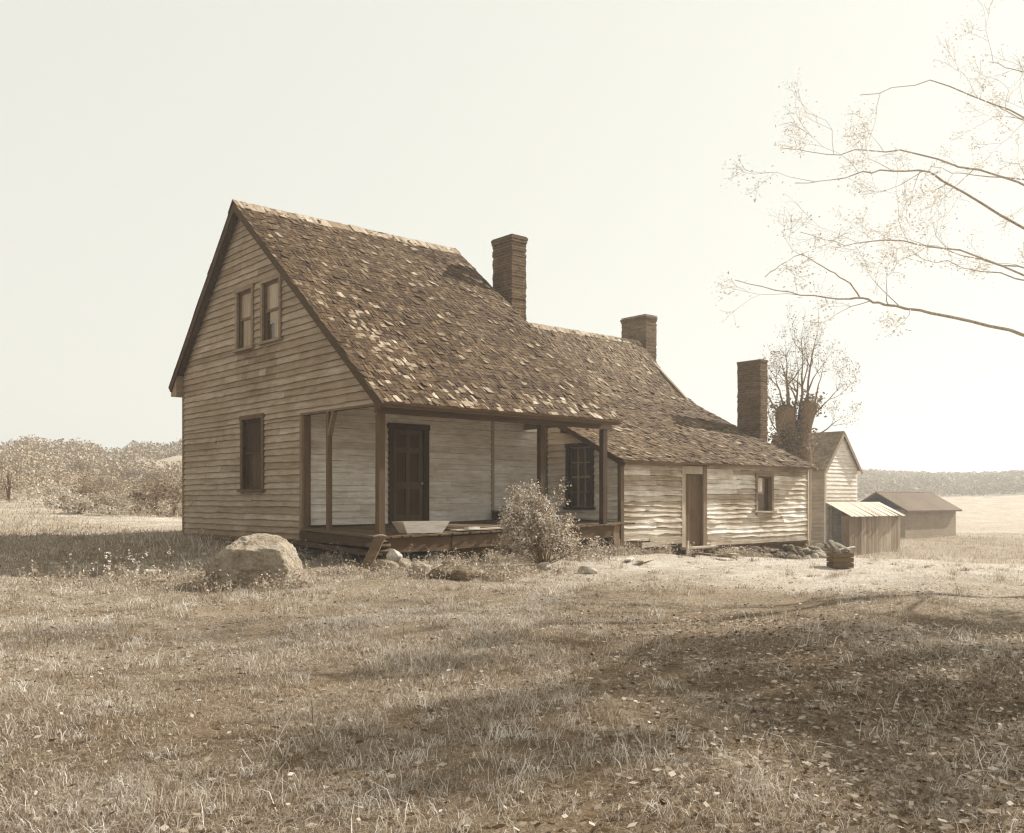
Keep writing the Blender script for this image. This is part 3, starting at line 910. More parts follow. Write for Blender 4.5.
for k in range(3):
    z0 = .02 + k * .1
    cbox(mb, -.2, .2, -.2, -.18, z0, z0 + .088, .1); cbox(mb, -.2, .2, .18, .2, z0, z0 + .088, .1)
    cbox(mb, -.2, -.18, -.179, .179, z0, z0 + .088, .09); cbox(mb, .18, .2, -.179, .179, z0, z0 + .088, .07)
cbox(mb, -.17, .17, -.17, .17, .02, .04, .08)
mb.build('body', M['wood_x'], cr)
for k, (a, b, t) in enumerate((((-.2, -.05, .55), (.05, .05, .25), .65), ((-.12, -.12, .5), (.16, -.02, .36), .7), ((-.05, .1, .35), (.3, .0, .42), .6))):
    A, B = Vector(cl(*a)), Vector(cl(*b))
    plank('scrap_board', A, B, .1, .02, t, ('short white scrap board standing steeply in the slatted crate', 'white scrap board lying across the top of the slatted crate', 'white scrap board sticking out sideways from the slatted crate')[k], group='scrap boards in the crate')

# ================================================================== OUTBUILDING + LEAN-TO SHED
A = at(825, 541, 42.0)
ax, ay = A.x, A.y; gg = gz1(ax, ay)
ob = empty('smokehouse', (ax, ay, gg), 'small pale clapboard outbuilding with steep gable beyond the wing', 'outbuilding')
wd_, ln, ev, apx = 2.75, 3.3, 2.72, 4.28
mid = ax + wd_ / 2
PO = lambda s, z, o: (s, ay - o, z); PL = lambda s, z, o: (ax - o, s, z)
sl = (apx - ev) / (wd_ / 2)
mb = MB()
clap(mb, PO, gg - .1, apx - .08, .165, lambda z: max(ax, mid - (apx - z) / sl), lambda z: min(ax + wd_, mid + (apx - z) / sl), [], .6, 1, .06)
backing(mb, PO, [ax, mid, ax + wd_], lambda s: gg - .3, lambda s: apx - .05 - abs(s - mid) * sl, [], .1, .4)
mb.build('gable_wall', M['wood_x'], ob)
mb = MB(); clap(mb, PL, gg - .1, ev, .165, lambda z: ay + .02, lambda z: ay + ln, [], .26, 1, .08); backing(mb, PL, [ay + .11, ay + ln], lambda s: gg - .3, lambda s: ev, [], .1, .3)
mb.box((ax + wd_ - .1, ay + .11, gg - .3), (ax + wd_, ay + ln, ev), .3); mb.box((ax + .01, ay + ln, gg - .3), (ax + wd_ - .01, ay + ln + .1, ev), .3)
mb.build('side_wall', M['wood_y'], ob)
mb = MB()
OV = .14
for sg in (-1, 1):
    L = math.hypot(wd_ / 2 + .2, sl * (wd_ / 2 + .2)); n = int(L / .16)
    for k in range(n):
        f0, f1 = k / n, min((k + 1.7) / n, 1)
        def q(f, l): return mid + sg * (wd_ / 2 + .2) * (1 - f), apx + .04 - sl * (wd_ / 2 + .2) * (1 - f) + l
        y = ay - OV
        while y < ay + ln + .1:
            w = rng.uniform(.12, .26); (xa, za), (xb, zb) = q(f0, .03), q(f1, .005)
            mb.hexa([(xa, y, za - .02), (xa, y + w - .01, za - .02), (xb, y + w - .01, zb - .01), (xb, y, zb - .01), (xa, y, za), (xa, y + w - .01, za), (xb, y + w - .01, zb), (xb, y, zb)], .13 * rng.uniform(.75, 1.3)); y += w
mb.build('roof', M['shingle'], ob)
mb = MB()
for sg in (-1, 1): mb.beam((mid + sg * (wd_ / 2 + .2), ay - OV - .02, apx - .06 - sl * (wd_ / 2 + .2)), (mid, ay - OV - .02, apx - .06), .03, .14, .35, up=(sg * .75, 0, .66))
mb.build('rake_board', M['wood_x'], ob)
mb = MB(); mb.box((ax - .03, ay - .04, gg), (ax + .07, ay + .03, ev - .05), .45); mb.build('corner_board', M['wood_z'], ob)

sx0, sx1, sy0, sy1 = ax + .05, ax + 4.6, ay - 1.15, ay - .06
g2 = gz1(sx0 + 2, sy0)
sh = empty('shed', (sx0, sy0, g2), 'low open sided lean-to shed with pale roof and upright dark boards', 'shed')
mb = MB()
zt, zf = 1.08, .52
x = sx0 - .1
while x < sx1 + .1:
    w = rng.uniform(.14, .26); a_, b_ = x, min(x + w, sx1 + .1) - .006; yo = sy0 - .2 + rng.gauss(0, .035); e = rng.gauss(0, .008)
    mb.hexa([(a_, yo, zf - .06 + e), (b_, yo, zf - .06 + e), (b_, sy1, zt), (a_, sy1, zt), (a_, yo, zf - .03 + e), (b_, yo, zf - .03 + e), (b_, sy1, zt + .03), (a_, sy1, zt + .03)], .42 * rng.uniform(.75, 1.2)); x += w
mb.build('roof', M['wood_y'], sh)
mb = MB(); x = sx0
while x < sx1:
    w = rng.uniform(.11, .2); mb.box((x + .006, sy0, g2 - .1), (min(x + w, sx1) - .006, sy0 + .03, zf + .06 - rng.uniform(0, .05)), (.12 if x < sx0 + .9 else .24) * rng.uniform(.6, 1.3), .004); x += w
mb.build('front_boards', M['wood_z'], sh)
for bx_ in (((sx1 - .05, sy0 + .04, g2 - .2), (sx1, sy1, zf), .15), ((sx0 + .02, sy1 - .25, g2 - .2), (sx0 + .12, sy1 - .15, zt - .1), .1), ((sx0 + .02, sy0 + .05, g2 - .1), (sx0 + .05, sy0 + .4, zf), .1)):
    mb = MB(); mb.box(*bx_); mb.build('side_board', M['wood_z'], sh)

# dark roofed barn farther right
bp_ = at(905, 520, 62.0); bg = gz1(bp_.x, bp_.y)
bn = empty('barn', (bp_.x, bp_.y, bg), 'low dark roofed barn standing farther off behind the pale shed', 'barn')
mb = MB(); hx, hy = 7.0, 3.5; bx, by = bp_.x, bp_.y
mb.box((bx - hx / 2, by - hy / 2, bg - .3), (bx + hx / 2, by + hy / 2, .6), .2); mb.build('wall', M['wood_x'], bn)
mb = MB(); rp = 1.62
for sg in (-1, 1):
    mb.hexa([(bx - hx / 2 - .3, by + sg * (hy / 2 + .3), .45), (bx + hx / 2 + .3, by + sg * (hy / 2 + .3), .45), (bx + hx / 2 + .3, by - sg * .02, rp), (bx - hx / 2 - .3, by - sg * .02, rp),
             (bx - hx / 2 - .3, by + sg * (hy / 2 + .3), .55), (bx + hx / 2 + .3, by + sg * (hy / 2 + .3), .55), (bx + hx / 2 + .3, by - sg * .02, rp + .1 + .002 * sg), (bx - hx / 2 - .3, by - sg * .02, rp + .1 + .002 * sg)], .07)
mb.build('roof', M['shingle'], bn)


# ================================================================== VEGETATION
def leaves_np(C, size, tone, up=.3, r=None, aspect=.55):
    """quad leaves (two triangles folded) at centres C (n,3)"""
    n = len(C); r = r or nr
    d = r.normal(size=(n, 3)); d[:, 2] *= .7; d /= np.linalg.norm(d, axis=1)[:, None]
    e = r.normal(size=(n, 3)); e -= (e * d).sum(1)[:, None] * d; e /= np.linalg.norm(e, axis=1)[:, None]
    s = (size * r.uniform(.6, 1.4, n))[:, None]
    V = np.stack([C - d * s * .5, C + e * s * aspect * .5, C + d * s * .5, C - e * s * aspect * .5], 1).reshape(-1, 3)
    i = np.arange(n)[:, None] * 4
    F = (i + np.array([[0, 1, 2, 3]])).astype(int)
    T = np.repeat(np.broadcast_to(tone, n), 1)
    return V, F, T


def branch(mb, p, d, L, r, depth, tips, rs, tone, nseg=5, kids=(3, 5), wander=.16, upb=.08, shrink=.62, sides=6, tipd=None):
    pts, rad = [Vector(p)], [r]
    d = Vector(d).normalized(); q = Vector(p)
    spawn = []
    for k in range(nseg):
        d = (d + Vector((rs.gauss(0, wander), rs.gauss(0, wander), rs.gauss(0, wander) + upb))).normalized()
        q = q + d * L / nseg; pts.append(q.copy()); rr = max(r * (1 - .72 * (k + 1) / nseg), .0022); rad.append(rr)
        if k >= 1: spawn.append((q.copy(), d.copy(), rr))
    mb.tube(pts, rad, tone, max(3, sides))
    if depth <= 1: tips.extend(pts[1:])
    if depth == 0: return
    for _ in range(rs.randint(*kids)):
        q, dd, rr = rs.choice(spawn)
        side = Vector((rs.gauss(0, 1), rs.gauss(0, 1), rs.gauss(.1, .8))); side -= side.dot(dd) * dd; side.normalize()
        nd = (dd * rs.uniform(.5, 1) + side * rs.uniform(.5, .95)).normalized()
        branch(mb, q, nd, L * shrink * rs.uniform(.75, 1.15), rr * .75, depth - 1, tips, rs, tone, max(3, nseg - 1), kids, wander, upb, shrink, sides - 1)
    dd = (pts[-1] - pts[-2]).normalized()
    branch(mb, pts[-1], dd, L * shrink * .9, rad[-1], depth - 1, tips, rs, tone, max(3, nseg - 1), kids, wander, upb, shrink, sides - 1)


def leafmesh(name, C, size, tones, mat, parent, aspect=.55, origin=None):
    V, F, T = leaves_np(C, size, 0.3, aspect=aspect)
    me = bpy.data.meshes.new(name); 
    if origin is not None: V = V - np.array(origin)
    me.from_pydata(V, [], F); me.update()
    a = me.attributes.new('tone', 'FLOAT', 'FACE'); a.data.foreach_set('value', np.asarray(tones, np.float32))
    return link(name, me, mat, parent, origin)


# ---- bush in front of the porch
bpz = onground(543, 564); bush = empty('bush', bpz, 'pale leafed bush growing in front of the porch posts', 'bush')
rs = random.Random(3); mb = MB(); tips = []
for k in range(38):
    a = rs.uniform(0, 6.28); sp = rs.uniform(.05, .6) if k < 24 else rs.uniform(.6, 1.5)
    branch(mb, bpz + Vector((math.cos(a) * .12 * rs.random(), math.sin(a) * .12 * rs.random(), -.02)), (math.cos(a) * sp, math.sin(a) * sp, 1), rs.uniform(.6, 1.0) * (1 if k < 24 else .72), .011, 2, tips, rs, .12, 4, (2, 3), .13, .03, .5, 5)
mb.build('stem', M['bark'], bush)
tp = np.array([tuple(t) for t in tips])
idx = nr.integers(0, len(tp), 11000)
C = tp[idx] + nr.normal(0, .035, (11000, 3))
C = C[C[:, 2] > bpz.z + .06]
cl_ = np.array([noise.noise(Vector(c) * 5) for c in C])
leafmesh('foliage', C, .043, np.clip(.3 * np.exp(nr.normal(0, .6, len(C))) * (1 + .8 * cl_), .04, .75), M['leaf'], bush)

# ---- pollarded tree behind the wing
pb = at(797, 500, 35.0); pb.z = gz1(pb.x, pb.y)
pt_ = empty('pollard_tree', pb, 'old pollarded tree with two thick cut limbs and thin sprouting branches behind the wing', 'tree')
mb = MB()
def P35(u, v, d=35.0): return at(u, v, d)
rs = random.Random(11)
mb.tube([pb + Vector((0, 0, -.2)), P35(797, 500), P35(796, 462), P35(797, 440)], [.62, .55, .52, .6], .12, 12)
mb.tube([P35(798, 462), P35(791, 446), P35(786, 428), P35(785.5, 414), P35(786.5, 409), P35(787, 405)], [.4, .44, .40, .39, .37, .2], .13, 11)
mb.tube([P35(797, 464), P35(800, 446), P35(804, 428), P35(807.5, 412), P35(809, 404), P35(809, 400)], [.4, .34, .30, .34, .37, .2], .13, 11)
mb.v = [tuple(Vector(v) + noise.noise_vector(Vector(v) * 2.3) * .13) for v in mb.v]
pt_trunk = mb.build('trunk', M['bark'], pt_, True)
sb = pt_trunk.modifiers.new('rounding', 'SUBSURF'); sb.levels = sb.render_levels = 2
mb = MB(); tips = []
for (u, v, du, L, r) in ((789, 407, -.05, 2.9, .085), (794, 412, .02, 2.5, .07), (800, 403, .05, 3.3, .06), (808, 402, .02, 4.2, .055), (779, 412, -.5, 1.9, .05), (813, 408, .7, 2.3, .05), (785, 407, -.4, 2.2, .05), (805, 404, .25, 2.6, .05), (815, 412, 1.4, 2.4, .03), (778, 430, -.9, 1.5, .03), (819, 432, 1.8, 1.7, .03)):
    branch(mb, P35(u, v + 2), R3 * du * .8 + Vector((0, 0, 1)) + F3 * rs.uniform(-.3, .3), L * .54, r, 3, tips, rs, .16, 5, (2, 4), .15, .05, .62, 6)
mb.build('branch', M['bark'], pt_)
tp = np.array([tuple(t) for t in tips]); idx = nr.integers(0, len(tp), 2200)
C = tp[idx] + nr.normal(0, .1, (2200, 3)); leafmesh('foliage', C, .07, .2 * np.exp(nr.normal(0, .3, len(C))), M['leaf'], pt_)
# ivy / brambles round its foot
n = 2600; C = np.array([tuple(P35(rs.gauss(790, 11), min(470, rs.gauss(446, 12)), 34.4 + rs.random())) for _ in range(n)])
C = np.vstack([C, [tuple(P35(rs.gauss(uu_, 7), rs.gauss(vv_, 6), 34.7 + rs.random() * .6)) for uu_, vv_ in ((786, 410), (809, 405), (798, 425)) for _ in range(330)]]); n = len(C)
leafmesh('ivy', C, .12, .12 * np.exp(nr.normal(0, .35, n)), M['leaf'], pt_)

# ---- big tree just outside the right edge, reaching into the view
tb = Vector((6.6, -10.3, 0)); tb.z = gz1(tb.x, tb.y)
tr = empty('yard_tree', tb, 'slender leafy tree whose thin branches reach in over the yard', 'tree')
rs = random.Random(21); mb = MB(); tips = []
top = tb + Vector((-.2, .3, 7.6))
tpts = [tb + Vector((0, 0, -.1)), tb + Vector((.03, 0, 1.2)), tb + Vector((-.05, .1, 2.8)), tb + Vector((-.1, .1, 4.4)), tb + Vector((-.15, .2, 6.0)), top, top + Vector((.12, .1, 1.2)), top + Vector((.05, .3, 2.3))]
mb.tube(tpts, [.17, .14, .12, .1, .075, .045, .025, .006], .15, 10)
mb.build('trunk', M['bark'], tr, True)
mb = MB()


def limb(pts, r0, kids, leafy=True):
    P = [Vector(p) for p in pts]; n = len(P)
    
    Q = []
    for i in range(n - 1):
        for k in range(4):
            Q.append(P[i].lerp(P[i + 1], k / 4) + (Vector((rs.gauss(0, 1), rs.gauss(0, 1), rs.gauss(0, 1))) * .022 * min(1, (P[i + 1] - P[i]).length) if k else Vector()))
    P = Q + [P[-1]]; n = len(P)
    rad = [max(r0 * .48 * (1 - .85 * i / (n - 1)), .005) for i in range(n)]
    mb.tube(P, rad, .48, 6)
    for _ in range(max(2, int(kids * .6))):
        i = rs.randint(n // 3, n - 1); t = rs.random(); q = P[i - 1].lerp(P[i], t); dd = (P[i] - P[i - 1]).normalized()
        side = Vector((rs.gauss(0, 1), rs.gauss(0, 1), rs.gauss(.15, .7))); side -= side.dot(dd) * dd; side.normalize()
        branch(mb, q, dd * .7 + side * .8, rs.uniform(.45, .9), max(rad[i] * .45, .004), 2, tips, rs, .48, 4, (2, 3), .2, .03, .55, 5)


limb([tb + Vector((-.06, .1, 3.1)), at(1010, 330, 13.6), at(930, 313, 13.3), at(885, 305, 13.1), at(862, 298, 13), at(838, 299, 12.8), at(790, 292, 12.6), at(735, 280, 12.4)], .06, 9)
limb([at(860, 298, 13), at(850, 283, 12.9), at(830, 271, 12.6), at(802, 254, 12.3), at(786, 262, 12), at(765, 277, 11.8)], .025, 6)
limb([tb + Vector((-.1, .1, 4.6)), at(1000, 215, 13.8), at(930, 172, 13.5), at(880, 170, 13.2), at(845, 178, 12.9), at(795, 183, 12.5)], .045, 10)
limb([tb + Vector((-.13, .1, 5.3)), at(980, 170, 14.4), at(900, 150, 14.2), at(840, 155, 14), at(780, 148, 13.8)], .04, 9)
limb([tb + Vector((-.1, .1, 4.0)), at(960, 250, 15), at(885, 240, 15.2), at(845, 246, 15.4), at(800, 232, 15.5)], .04, 10)
limb([tb + Vector((-.15, .2, 6.2)), at(1010, 110, 14.2), at(930, 80, 14), at(860, 95, 13.8)], .035, 8)
for k in range(15):
    h = rs.uniform(2.8, 7.2); a = rs.uniform(0, 6.28)
    d = Vector((math.cos(a), math.sin(a), .45)); L = rs.uniform(2.2, 3.8) * (1.1 - .06 * h)
    q = tb + Vector((-.1, .12, h)); P = [q, q + d * L * .4 + Vector((0, 0, .1)), q + d * L * .75, q + d * L]
    limb(P, .04, 8)
mb.build('branch', M['bark'], tr)
tp = np.array([tuple(t) for t in tips]); nl = 14000
idx = nr.integers(0, len(tp), nl); C = tp[idx] + nr.normal(0, .07, (nl, 3))
leafmesh('foliage', C, .04, np.clip(.7 * np.exp(nr.normal(0, .2, nl)), .3, .8), M['leaf'], tr)

# ---- a denser unseen tree, added out of frame so its shade dapples the foreground
t2 = Vector((6.2, -13.2, 0)); t2.z = gz1(t2.x, t2.y)
tq = empty('shade_tree', t2, 'unseen full leafed tree added at the right to dapple the near lawn with shade', 'tree')
rs = random.Random(33); mb = MB(); tips = []
mb.tube([t2 + Vector((0, 0, -.1)), t2 + Vector((.05, 0, 1.4)), t2 + Vector((0, .1, 3.0)), t2 + Vector((-.1, .1, 5.0)), t2 + Vector((-.1, .1, 7.2))], [.26, .21, .18, .12, .05], .15, 10)
mb.build('trunk', M['bark'], tq, True)
mb = MB()
for k in range(16):
    h_ = rs.uniform(2.4, 7.0); a_ = rs.uniform(0, 6.28)
    branch(mb, t2 + Vector((-.03, .08, h_)), (math.cos(a_), math.sin(a_), rs.uniform(.1, .6)), rs.uniform(1.5, 2.5) * (1.2 - .08 * h_), .05, 3, tips, rs, .2, 5, (2, 3), .16, .05, .62, 5)
mb.build('branch', M['bark'], tq)
tp = np.array([tuple(t) for t in tips]); nl = 11000
idx = nr.integers(0, len(tp), nl); C = tp[idx] + nr.normal(0, .12, (nl, 3))
leafmesh('foliage', C, .11, np.clip(.25 * np.exp(nr.normal(0, .3, nl)), .1, .6), M['leaf'], tq)

# ---- hillside shrubs (left), copies of three kinds
def shrub_proto(seed, leaf, tone, n, spread, hgt):
    rs = random.Random(seed)
    cl = [(Vector((rs.gauss(0, spread * .4), rs.gauss(0, spread * .4), abs(rs.gauss(hgt * .45, hgt * .22)))), rs.uniform(.22, .45) * spread) for _ in range(9)]
    C = []
    for _ in range(n):
        c, r = rs.choice(cl); d = Vector((rs.gauss(0, 1), rs.gauss(0, 1), rs.gauss(0, 1))).normalized() * r * rs.random() ** .4
        p = c + d; C.append((p.x, p.y, max(p.z, .02)))
    C = np.array(C); V, F, T = leaves_np(C, leaf, .3, aspect=.7)
    me = bpy.data.meshes.new('foliage'); me.from_pydata(V, [], F); me.update()
    a = me.attributes.new('tone', 'FLOAT', 'FACE'); a.data.foreach_set('value', np.clip(tone * np.exp(nr.normal(0, .35, n)), .05, .75).astype(np.float32))
    mb = MB()
    for _ in range(6):
        a_ = rs.uniform(0, 6.28); mb.tube([(0, 0, -.1), (math.cos(a_) * .15, math.sin(a_) * .15, hgt * .35), (math.cos(a_) * .35 * spread, math.sin(a_) * .35 * spread, hgt * .8)], [.04, .03, .01], .15, 5)
    st = bpy.data.meshes.new('stem'); st.from_pydata(mb.v, [], mb.f); st.update()
    a = st.attributes.new('tone', 'FLOAT', 'FACE'); a.data.foreach_set('value', np.array(mb.t, np.float32))
    me.materials.append(M['leaf']); st.materials.append(M['bark'])
    return me, st


SP = [shrub_proto(1, .10, .3, 1500, 1.3, 1.6), shrub_proto(2, .10, .4, 1300, 1.1, 1.1), shrub_proto(3, .12, .2, 1700, 1.5, 2.2)]
SL = ['mid toned leafy shrub on the rough slope left of the house', 'pale dry shrub on the rough slope left of the house', 'tall dark shrub on the rough slope left of the house']
rs = random.Random(9)
for i in range(72):
    k = rs.choice((0, 1, 1, 2)); u = rs.uniform(-60, 190); d = rs.uniform(36, 100)
    p = at(u, 500, d); p.z = gz1(p.x, p.y)
    if p.x > -2.5 and p.y < 12: continue
    o = empty('shrub', p, SL[k], 'shrub', 'shrubs on the slope left of the house'); s = rs.uniform(.6, 1.15); o.scale = (s, s, s * rs.uniform(.7, 1.1)); o.rotation_euler = (0, 0, rs.uniform(0, 6.28))
    for nm, me in (('foliage', SP[k][0]), ('stem', SP[k][1])):
        c = bpy.data.objects.new(nm, me); col.objects.link(c); c.parent = o

# ---- far woods on the hill crests: one mass
V_, F_, T_ = [], [], []
rs = np.random.default_rng(4)
n = 260000
ang = np.concatenate([rs.uniform(-42, -12, n // 2), rs.uniform(14, 40, n // 2)])
rr = np.concatenate([rs.uniform(70, 215, n // 2), rs.uniform(170, 320, n // 2)])
a = np.radians(ang)
x = CAM.x + rr * (np.cos(a) * F3.x + np.sin(a) * R3.x); y = CAM.y + rr * (np.cos(a) * F3.y + np.sin(a) * R3.y)
dens = np.sin(x * .11) + np.sin(y * .09 + 1) + np.sin((x + y) * .05)
keep = dens > np.where(rr > 180, -1.4, -.7); x, y, rr = x[keep], y[keep], rr[keep]
hh = rs.uniform(.1, 1.0, len(x)) * np.where(rr > 170, 1.7, .9) * (1 + .35 * np.sin(x * .9) * np.sin(y * .8))
C = np.stack([x, y, gz(x, y) + hh], -1)
V, F, T = leaves_np(C, np.clip(.0024 * rr, .2, 1), .15, r=rs, aspect=.8)
npmesh('far_woods', V, F, .27 * np.exp(rs.normal(0, .12, len(x))), M['far'], 'stuff', 'FACE')


# ================================================================== GRASS
def blades(x, y, h, w, lean, tone):
    n = len(x); z = gz(x, y) - .01
    a = nr.uniform(0, 2 * np.pi, n); ca, sa = np.cos(a), np.sin(a)
    b = nr.uniform(0, 2 * np.pi, n); lx, ly = np.cos(b) * lean * h, np.sin(b) * lean * h
    base = np.stack([x, y, z], -1); wv = np.stack([ca * w, sa * w, 0 * w], -1) / 2
    m1 = base + np.stack([lx * .3, ly * .3, h * .55], -1)
    hz = h * np.sqrt(np.clip(1 - (lean * .8) ** 2, .15, 1))
    tip = base + np.stack([lx, ly, hz], -1)
    V = np.stack([base - wv, base + wv, m1 - wv * .75, m1 + wv * .75, tip], 1).reshape(-1, 3)
    i = np.arange(n)[:, None] * 5
    F = np.concatenate([i + np.array([[0, 1, 3]]), i + np.array([[0, 3, 2]]), i + np.array([[2, 3, 4]])], 1).reshape(-1, 3)
    return V, F, np.repeat(tone, 5)


def fld(x, y, s, ph):
    return .5 + .25 * (np.sin(x * s + ph) * np.cos(y * s * 1.17 - ph * 1.3) + np.sin((x + y) * s * .63 + ph * 2.1) * np.cos((x - y * .7) * s * 1.9 + ph))


def scatter(n, r0, r1, p, a0=-36, a1=36):
    u = nr.random(n); r = (r0 ** p + u * (r1 ** p - r0 ** p)) ** (1 / p)
    a = np.radians(nr.uniform(a0, a1, n))
    x = CAM.x + r * (np.cos(a) * F3.x + np.sin(a) * R3.x); y = CAM.y + r * (np.cos(a) * F3.y + np.sin(a) * R3.y)
    return x, y, r


def outside(x, y):
    h = (x > -.02) & (x < 6.95) & (y > -.1) & (y < 9.3)
    h |= (x > 6.8) & (x < 15.0) & (y > WY - .02) & (y < 9.4)
    return ~h


def cleared(x, y):
    return outside(x, y) & ~((x > 11.7) & (x < 15.5) & (y > -1.0) & (y < .4)) & ~((x > 6.9) & (x < 9.0) & (y > -.75) & (y < .4) & (fld(x, y, 5, 1) > .42))


x, y, r = scatter(1250000, 2.2, 38, .62)
c1, c2, c3 = fld(x, y, 2.3, .4), fld(x, y, .7, 2.0), fld(x, y, 6.5, 1.1)
left = 1 - sm(-3, 4, x)
bare = .5 * sm(.5, .95, fld(x, y, .55, 4.2)) * (1 - .4 * left) + .25 * sm(.55, .8, fld(x, y, 3.1, .3))
k = cleared(x, y) & (nr.random(len(x)) > np.clip(bare, 0, .85)) & (nr.random(len(x)) < .5 + .8 * c3)
x, y, r, c1, c2, c3, left = (q[k] for q in (x, y, r, c1, c2, c3, left))
h = (.014 + .042 * c1 * c2 * (1 + .8 * left)) * nr.uniform(.5, 1.6, len(x))
w = np.clip(.0018 + .0003 * r, .0025, .01) * nr.uniform(.7, 1.4, len(x))
lean = np.clip(np.abs(nr.normal(1.1, .4, len(x))), .1, 1.8)
tone = .36 * (1 + .7 * sm(-1.5, 5, x)) * (1 - .25 * sm(6.5, 9.5, -y)) * np.exp(nr.normal(0, .55, len(x))) * (.7 + .6 * c2) * (.75 + .5 * c1)  # paler towards the right: sun glare painted into the blade tone
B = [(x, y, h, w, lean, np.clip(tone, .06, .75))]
# tufts: clumps of longer, drooping strands
nt_ = 7000
tx, ty, tr_ = scatter(nt_, 2.4, 30, 1.0); lf = 1 - sm(-4, 3, tx)
k = (nr.random(nt_) < .25 + .75 * lf) & (nr.random(nt_) < .2 + 1.1 * sm(.35, .7, fld(tx, ty, 1.1, 3.3))); tx, ty, tr_, lf = tx[k], ty[k], tr_[k], lf[k]
m_ = 34; ths = nr.gamma(3, .022, len(tx)) + .025; tt = nr.normal(0, .35, len(tx))
X = np.repeat(tx, m_); Y = np.repeat(ty, m_); hh = np.repeat(np.clip(ths, .04, .26), m_) * nr.uniform(.4, 1.2, len(X)); rad = np.repeat(np.clip(ths, .04, .26), m_) * .45
X = X + nr.normal(0, 1, len(X)) * rad; Y = Y + nr.normal(0, 1, len(Y)) * rad; rr_ = np.repeat(tr_, m_); k = cleared(X, Y)
B.append((X[k], Y[k], hh[k], (np.clip(.0022 + .0003 * rr_, .0025, .01) * nr.uniform(.7, 1.4, len(X)))[k], np.clip(np.abs(nr.normal(.85, .3, len(X))), .05, 1.15)[k], np.clip(.34 * np.exp(np.repeat(tt, m_) + nr.normal(0, .4, len(X))), .05, .75)[k]))
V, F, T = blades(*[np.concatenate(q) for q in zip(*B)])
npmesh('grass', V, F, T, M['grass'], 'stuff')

# far rough grass on the slope to the left and field to the right
x, y, r = scatter(90000, 20, 75, 1.3); k = outside(x, y) & ((r > 38) | (x < 0)); x, y, r = x[k], y[k], r[k]
c2 = fld(x, y, .4, 1.5)
V, F, T = blades(x, y, nr.uniform(.06, .3, len(x)) * (.4 + c2), np.full(len(x), .02), np.abs(nr.normal(.75, .3, len(x))), np.clip(.34 * np.exp(nr.normal(0, .3, len(x))) * (.6 + .7 * c2), .08, .6))
npmesh('rough_grass', V, F, T, M['grass'], 'stuff')

# tall weeds along the walls, porch and boulder
xs, ys, hs = [], [], []
def weeds(n, x0, y0, x1, y1, spread, h0, h1):
    t = nr.random(n); xs.append(x0 + (x1 - x0) * t + nr.normal(0, spread, n)); ys.append(y0 + (y1 - y0) * t + nr.normal(0, spread, n)); hs.append(nr.uniform(h0, h1, n))
weeds(1500, .3, -.75, 3.0, -.9, .2, .1, .38); weeds(2600, 2.2, -1.3, 4.6, -1.0, .3, .12, .4); weeds(1600, 4.6, -.6, 6.8, -.4, .18, .1, .4)
weeds(2400, 6.9, -.15, 9.1, -.2, .18, .1, .4); weeds(1600, 10.2, -.15, 12.2, -.2, .15, .08, .3); weeds(700, 12, -.7, 15.2, -.6, .15, .06, .2); weeds(1400, 15.2, .2, 16.5, 2.2, .4, .15, .6)
weeds(900, -.5, 0, -.4, 3, .18, .1, .4); weeds(1200, -.25, 3, -.3, 9, .15, .06, .22); weeds(900, -4.6, -1.6, -4.0, -2.6, .28, .1, .32); weeds(700, -4.1, -2.9, -2.9, -2.9, .15, .08, .26)
weeds(1000, -6.5, 1, -3.8, -.8, .7, .1, .45); weeds(900, 1.2, -3.3, -.4, -3.2, .4, .06, .22); weeds(2600, -1.5, -3.5, -.2, -3.9, .22, .06, .26); weeds(1500, -1.9, -1.5, -.6, -2.4, .25, .06, .28); weeds(1500, -1.2, -1.8, .9, -2.0, .3, .06, .2)
x, y, h = map(np.concatenate, (xs, ys, hs)); k = cleared(x, y) & (nr.random(len(x)) < .55) & (nr.random(len(x)) < .15 + 1.2 * sm(.35, .65, fld(x, y, 4.2, .7))); x, y, h = x[k], y[k], h[k] * nr.uniform(.45, 1.15, k.sum())
lw = np.abs(nr.normal(.75, .35, len(x)))
V, F, T = blades(x, y, h, nr.uniform(.004, .011, len(x)), np.clip(lw, .05, 1.2), np.clip(.3 * np.exp(nr.normal(0, .5, len(x))), .06, .7))
npmesh('weeds', V, F, T, M['grass'], 'stuff')
k = nr.random(len(x)) < .35; x, y, h = x[k], y[k], h[k]
m_ = 9; t = nr.uniform(.15, 1.05, (len(x), m_)); C = np.stack([np.repeat(x, m_).reshape(-1, m_), np.repeat(y, m_).reshape(-1, m_), gz(x, y)[:, None] + t * h[:, None] * .9], -1) + nr.normal(0, .03, (len(x), m_, 3))
C = C.reshape(-1, 3); V, F, T = leaves_np(C, .045, .3, aspect=.5)
npmesh('weed_leaves', V, F, np.clip(.27 * np.exp(nr.normal(0, .5, len(C))), .05, .65), M['leaf'], 'stuff', 'FACE')

# fallen leaves, mostly under the tree in the right foreground
n = 70000
x, y, r = scatter(n, 2.4, 16, .95, -34, 34)
side = (x - CAM.x) * R3.x + (y - CAM.y) * R3.y
k = (nr.random(n) < .10 + .9 * sm(-.5, 3, side) * (1 - sm(7, 12, r))) & outside(x, y); x, y = x[k], y[k]
C = np.stack([x, y, gz(x, y) + nr.uniform(.01, .05, len(x))], -1)
V, F, T = leaves_np(C, .042, .3, aspect=.65)
V = V.reshape(-1, 4, 3); V[:, :, 2] = C[:, None, 2] + (V[:, :, 2] - C[:, None, 2]) * .45; V = V.reshape(-1, 3)
npmesh('fallen_leaves', V, F, np.clip(.17 * np.exp(nr.normal(0, .75, len(x))), .04, .5), M['leaf'], 'stuff', 'FACE')

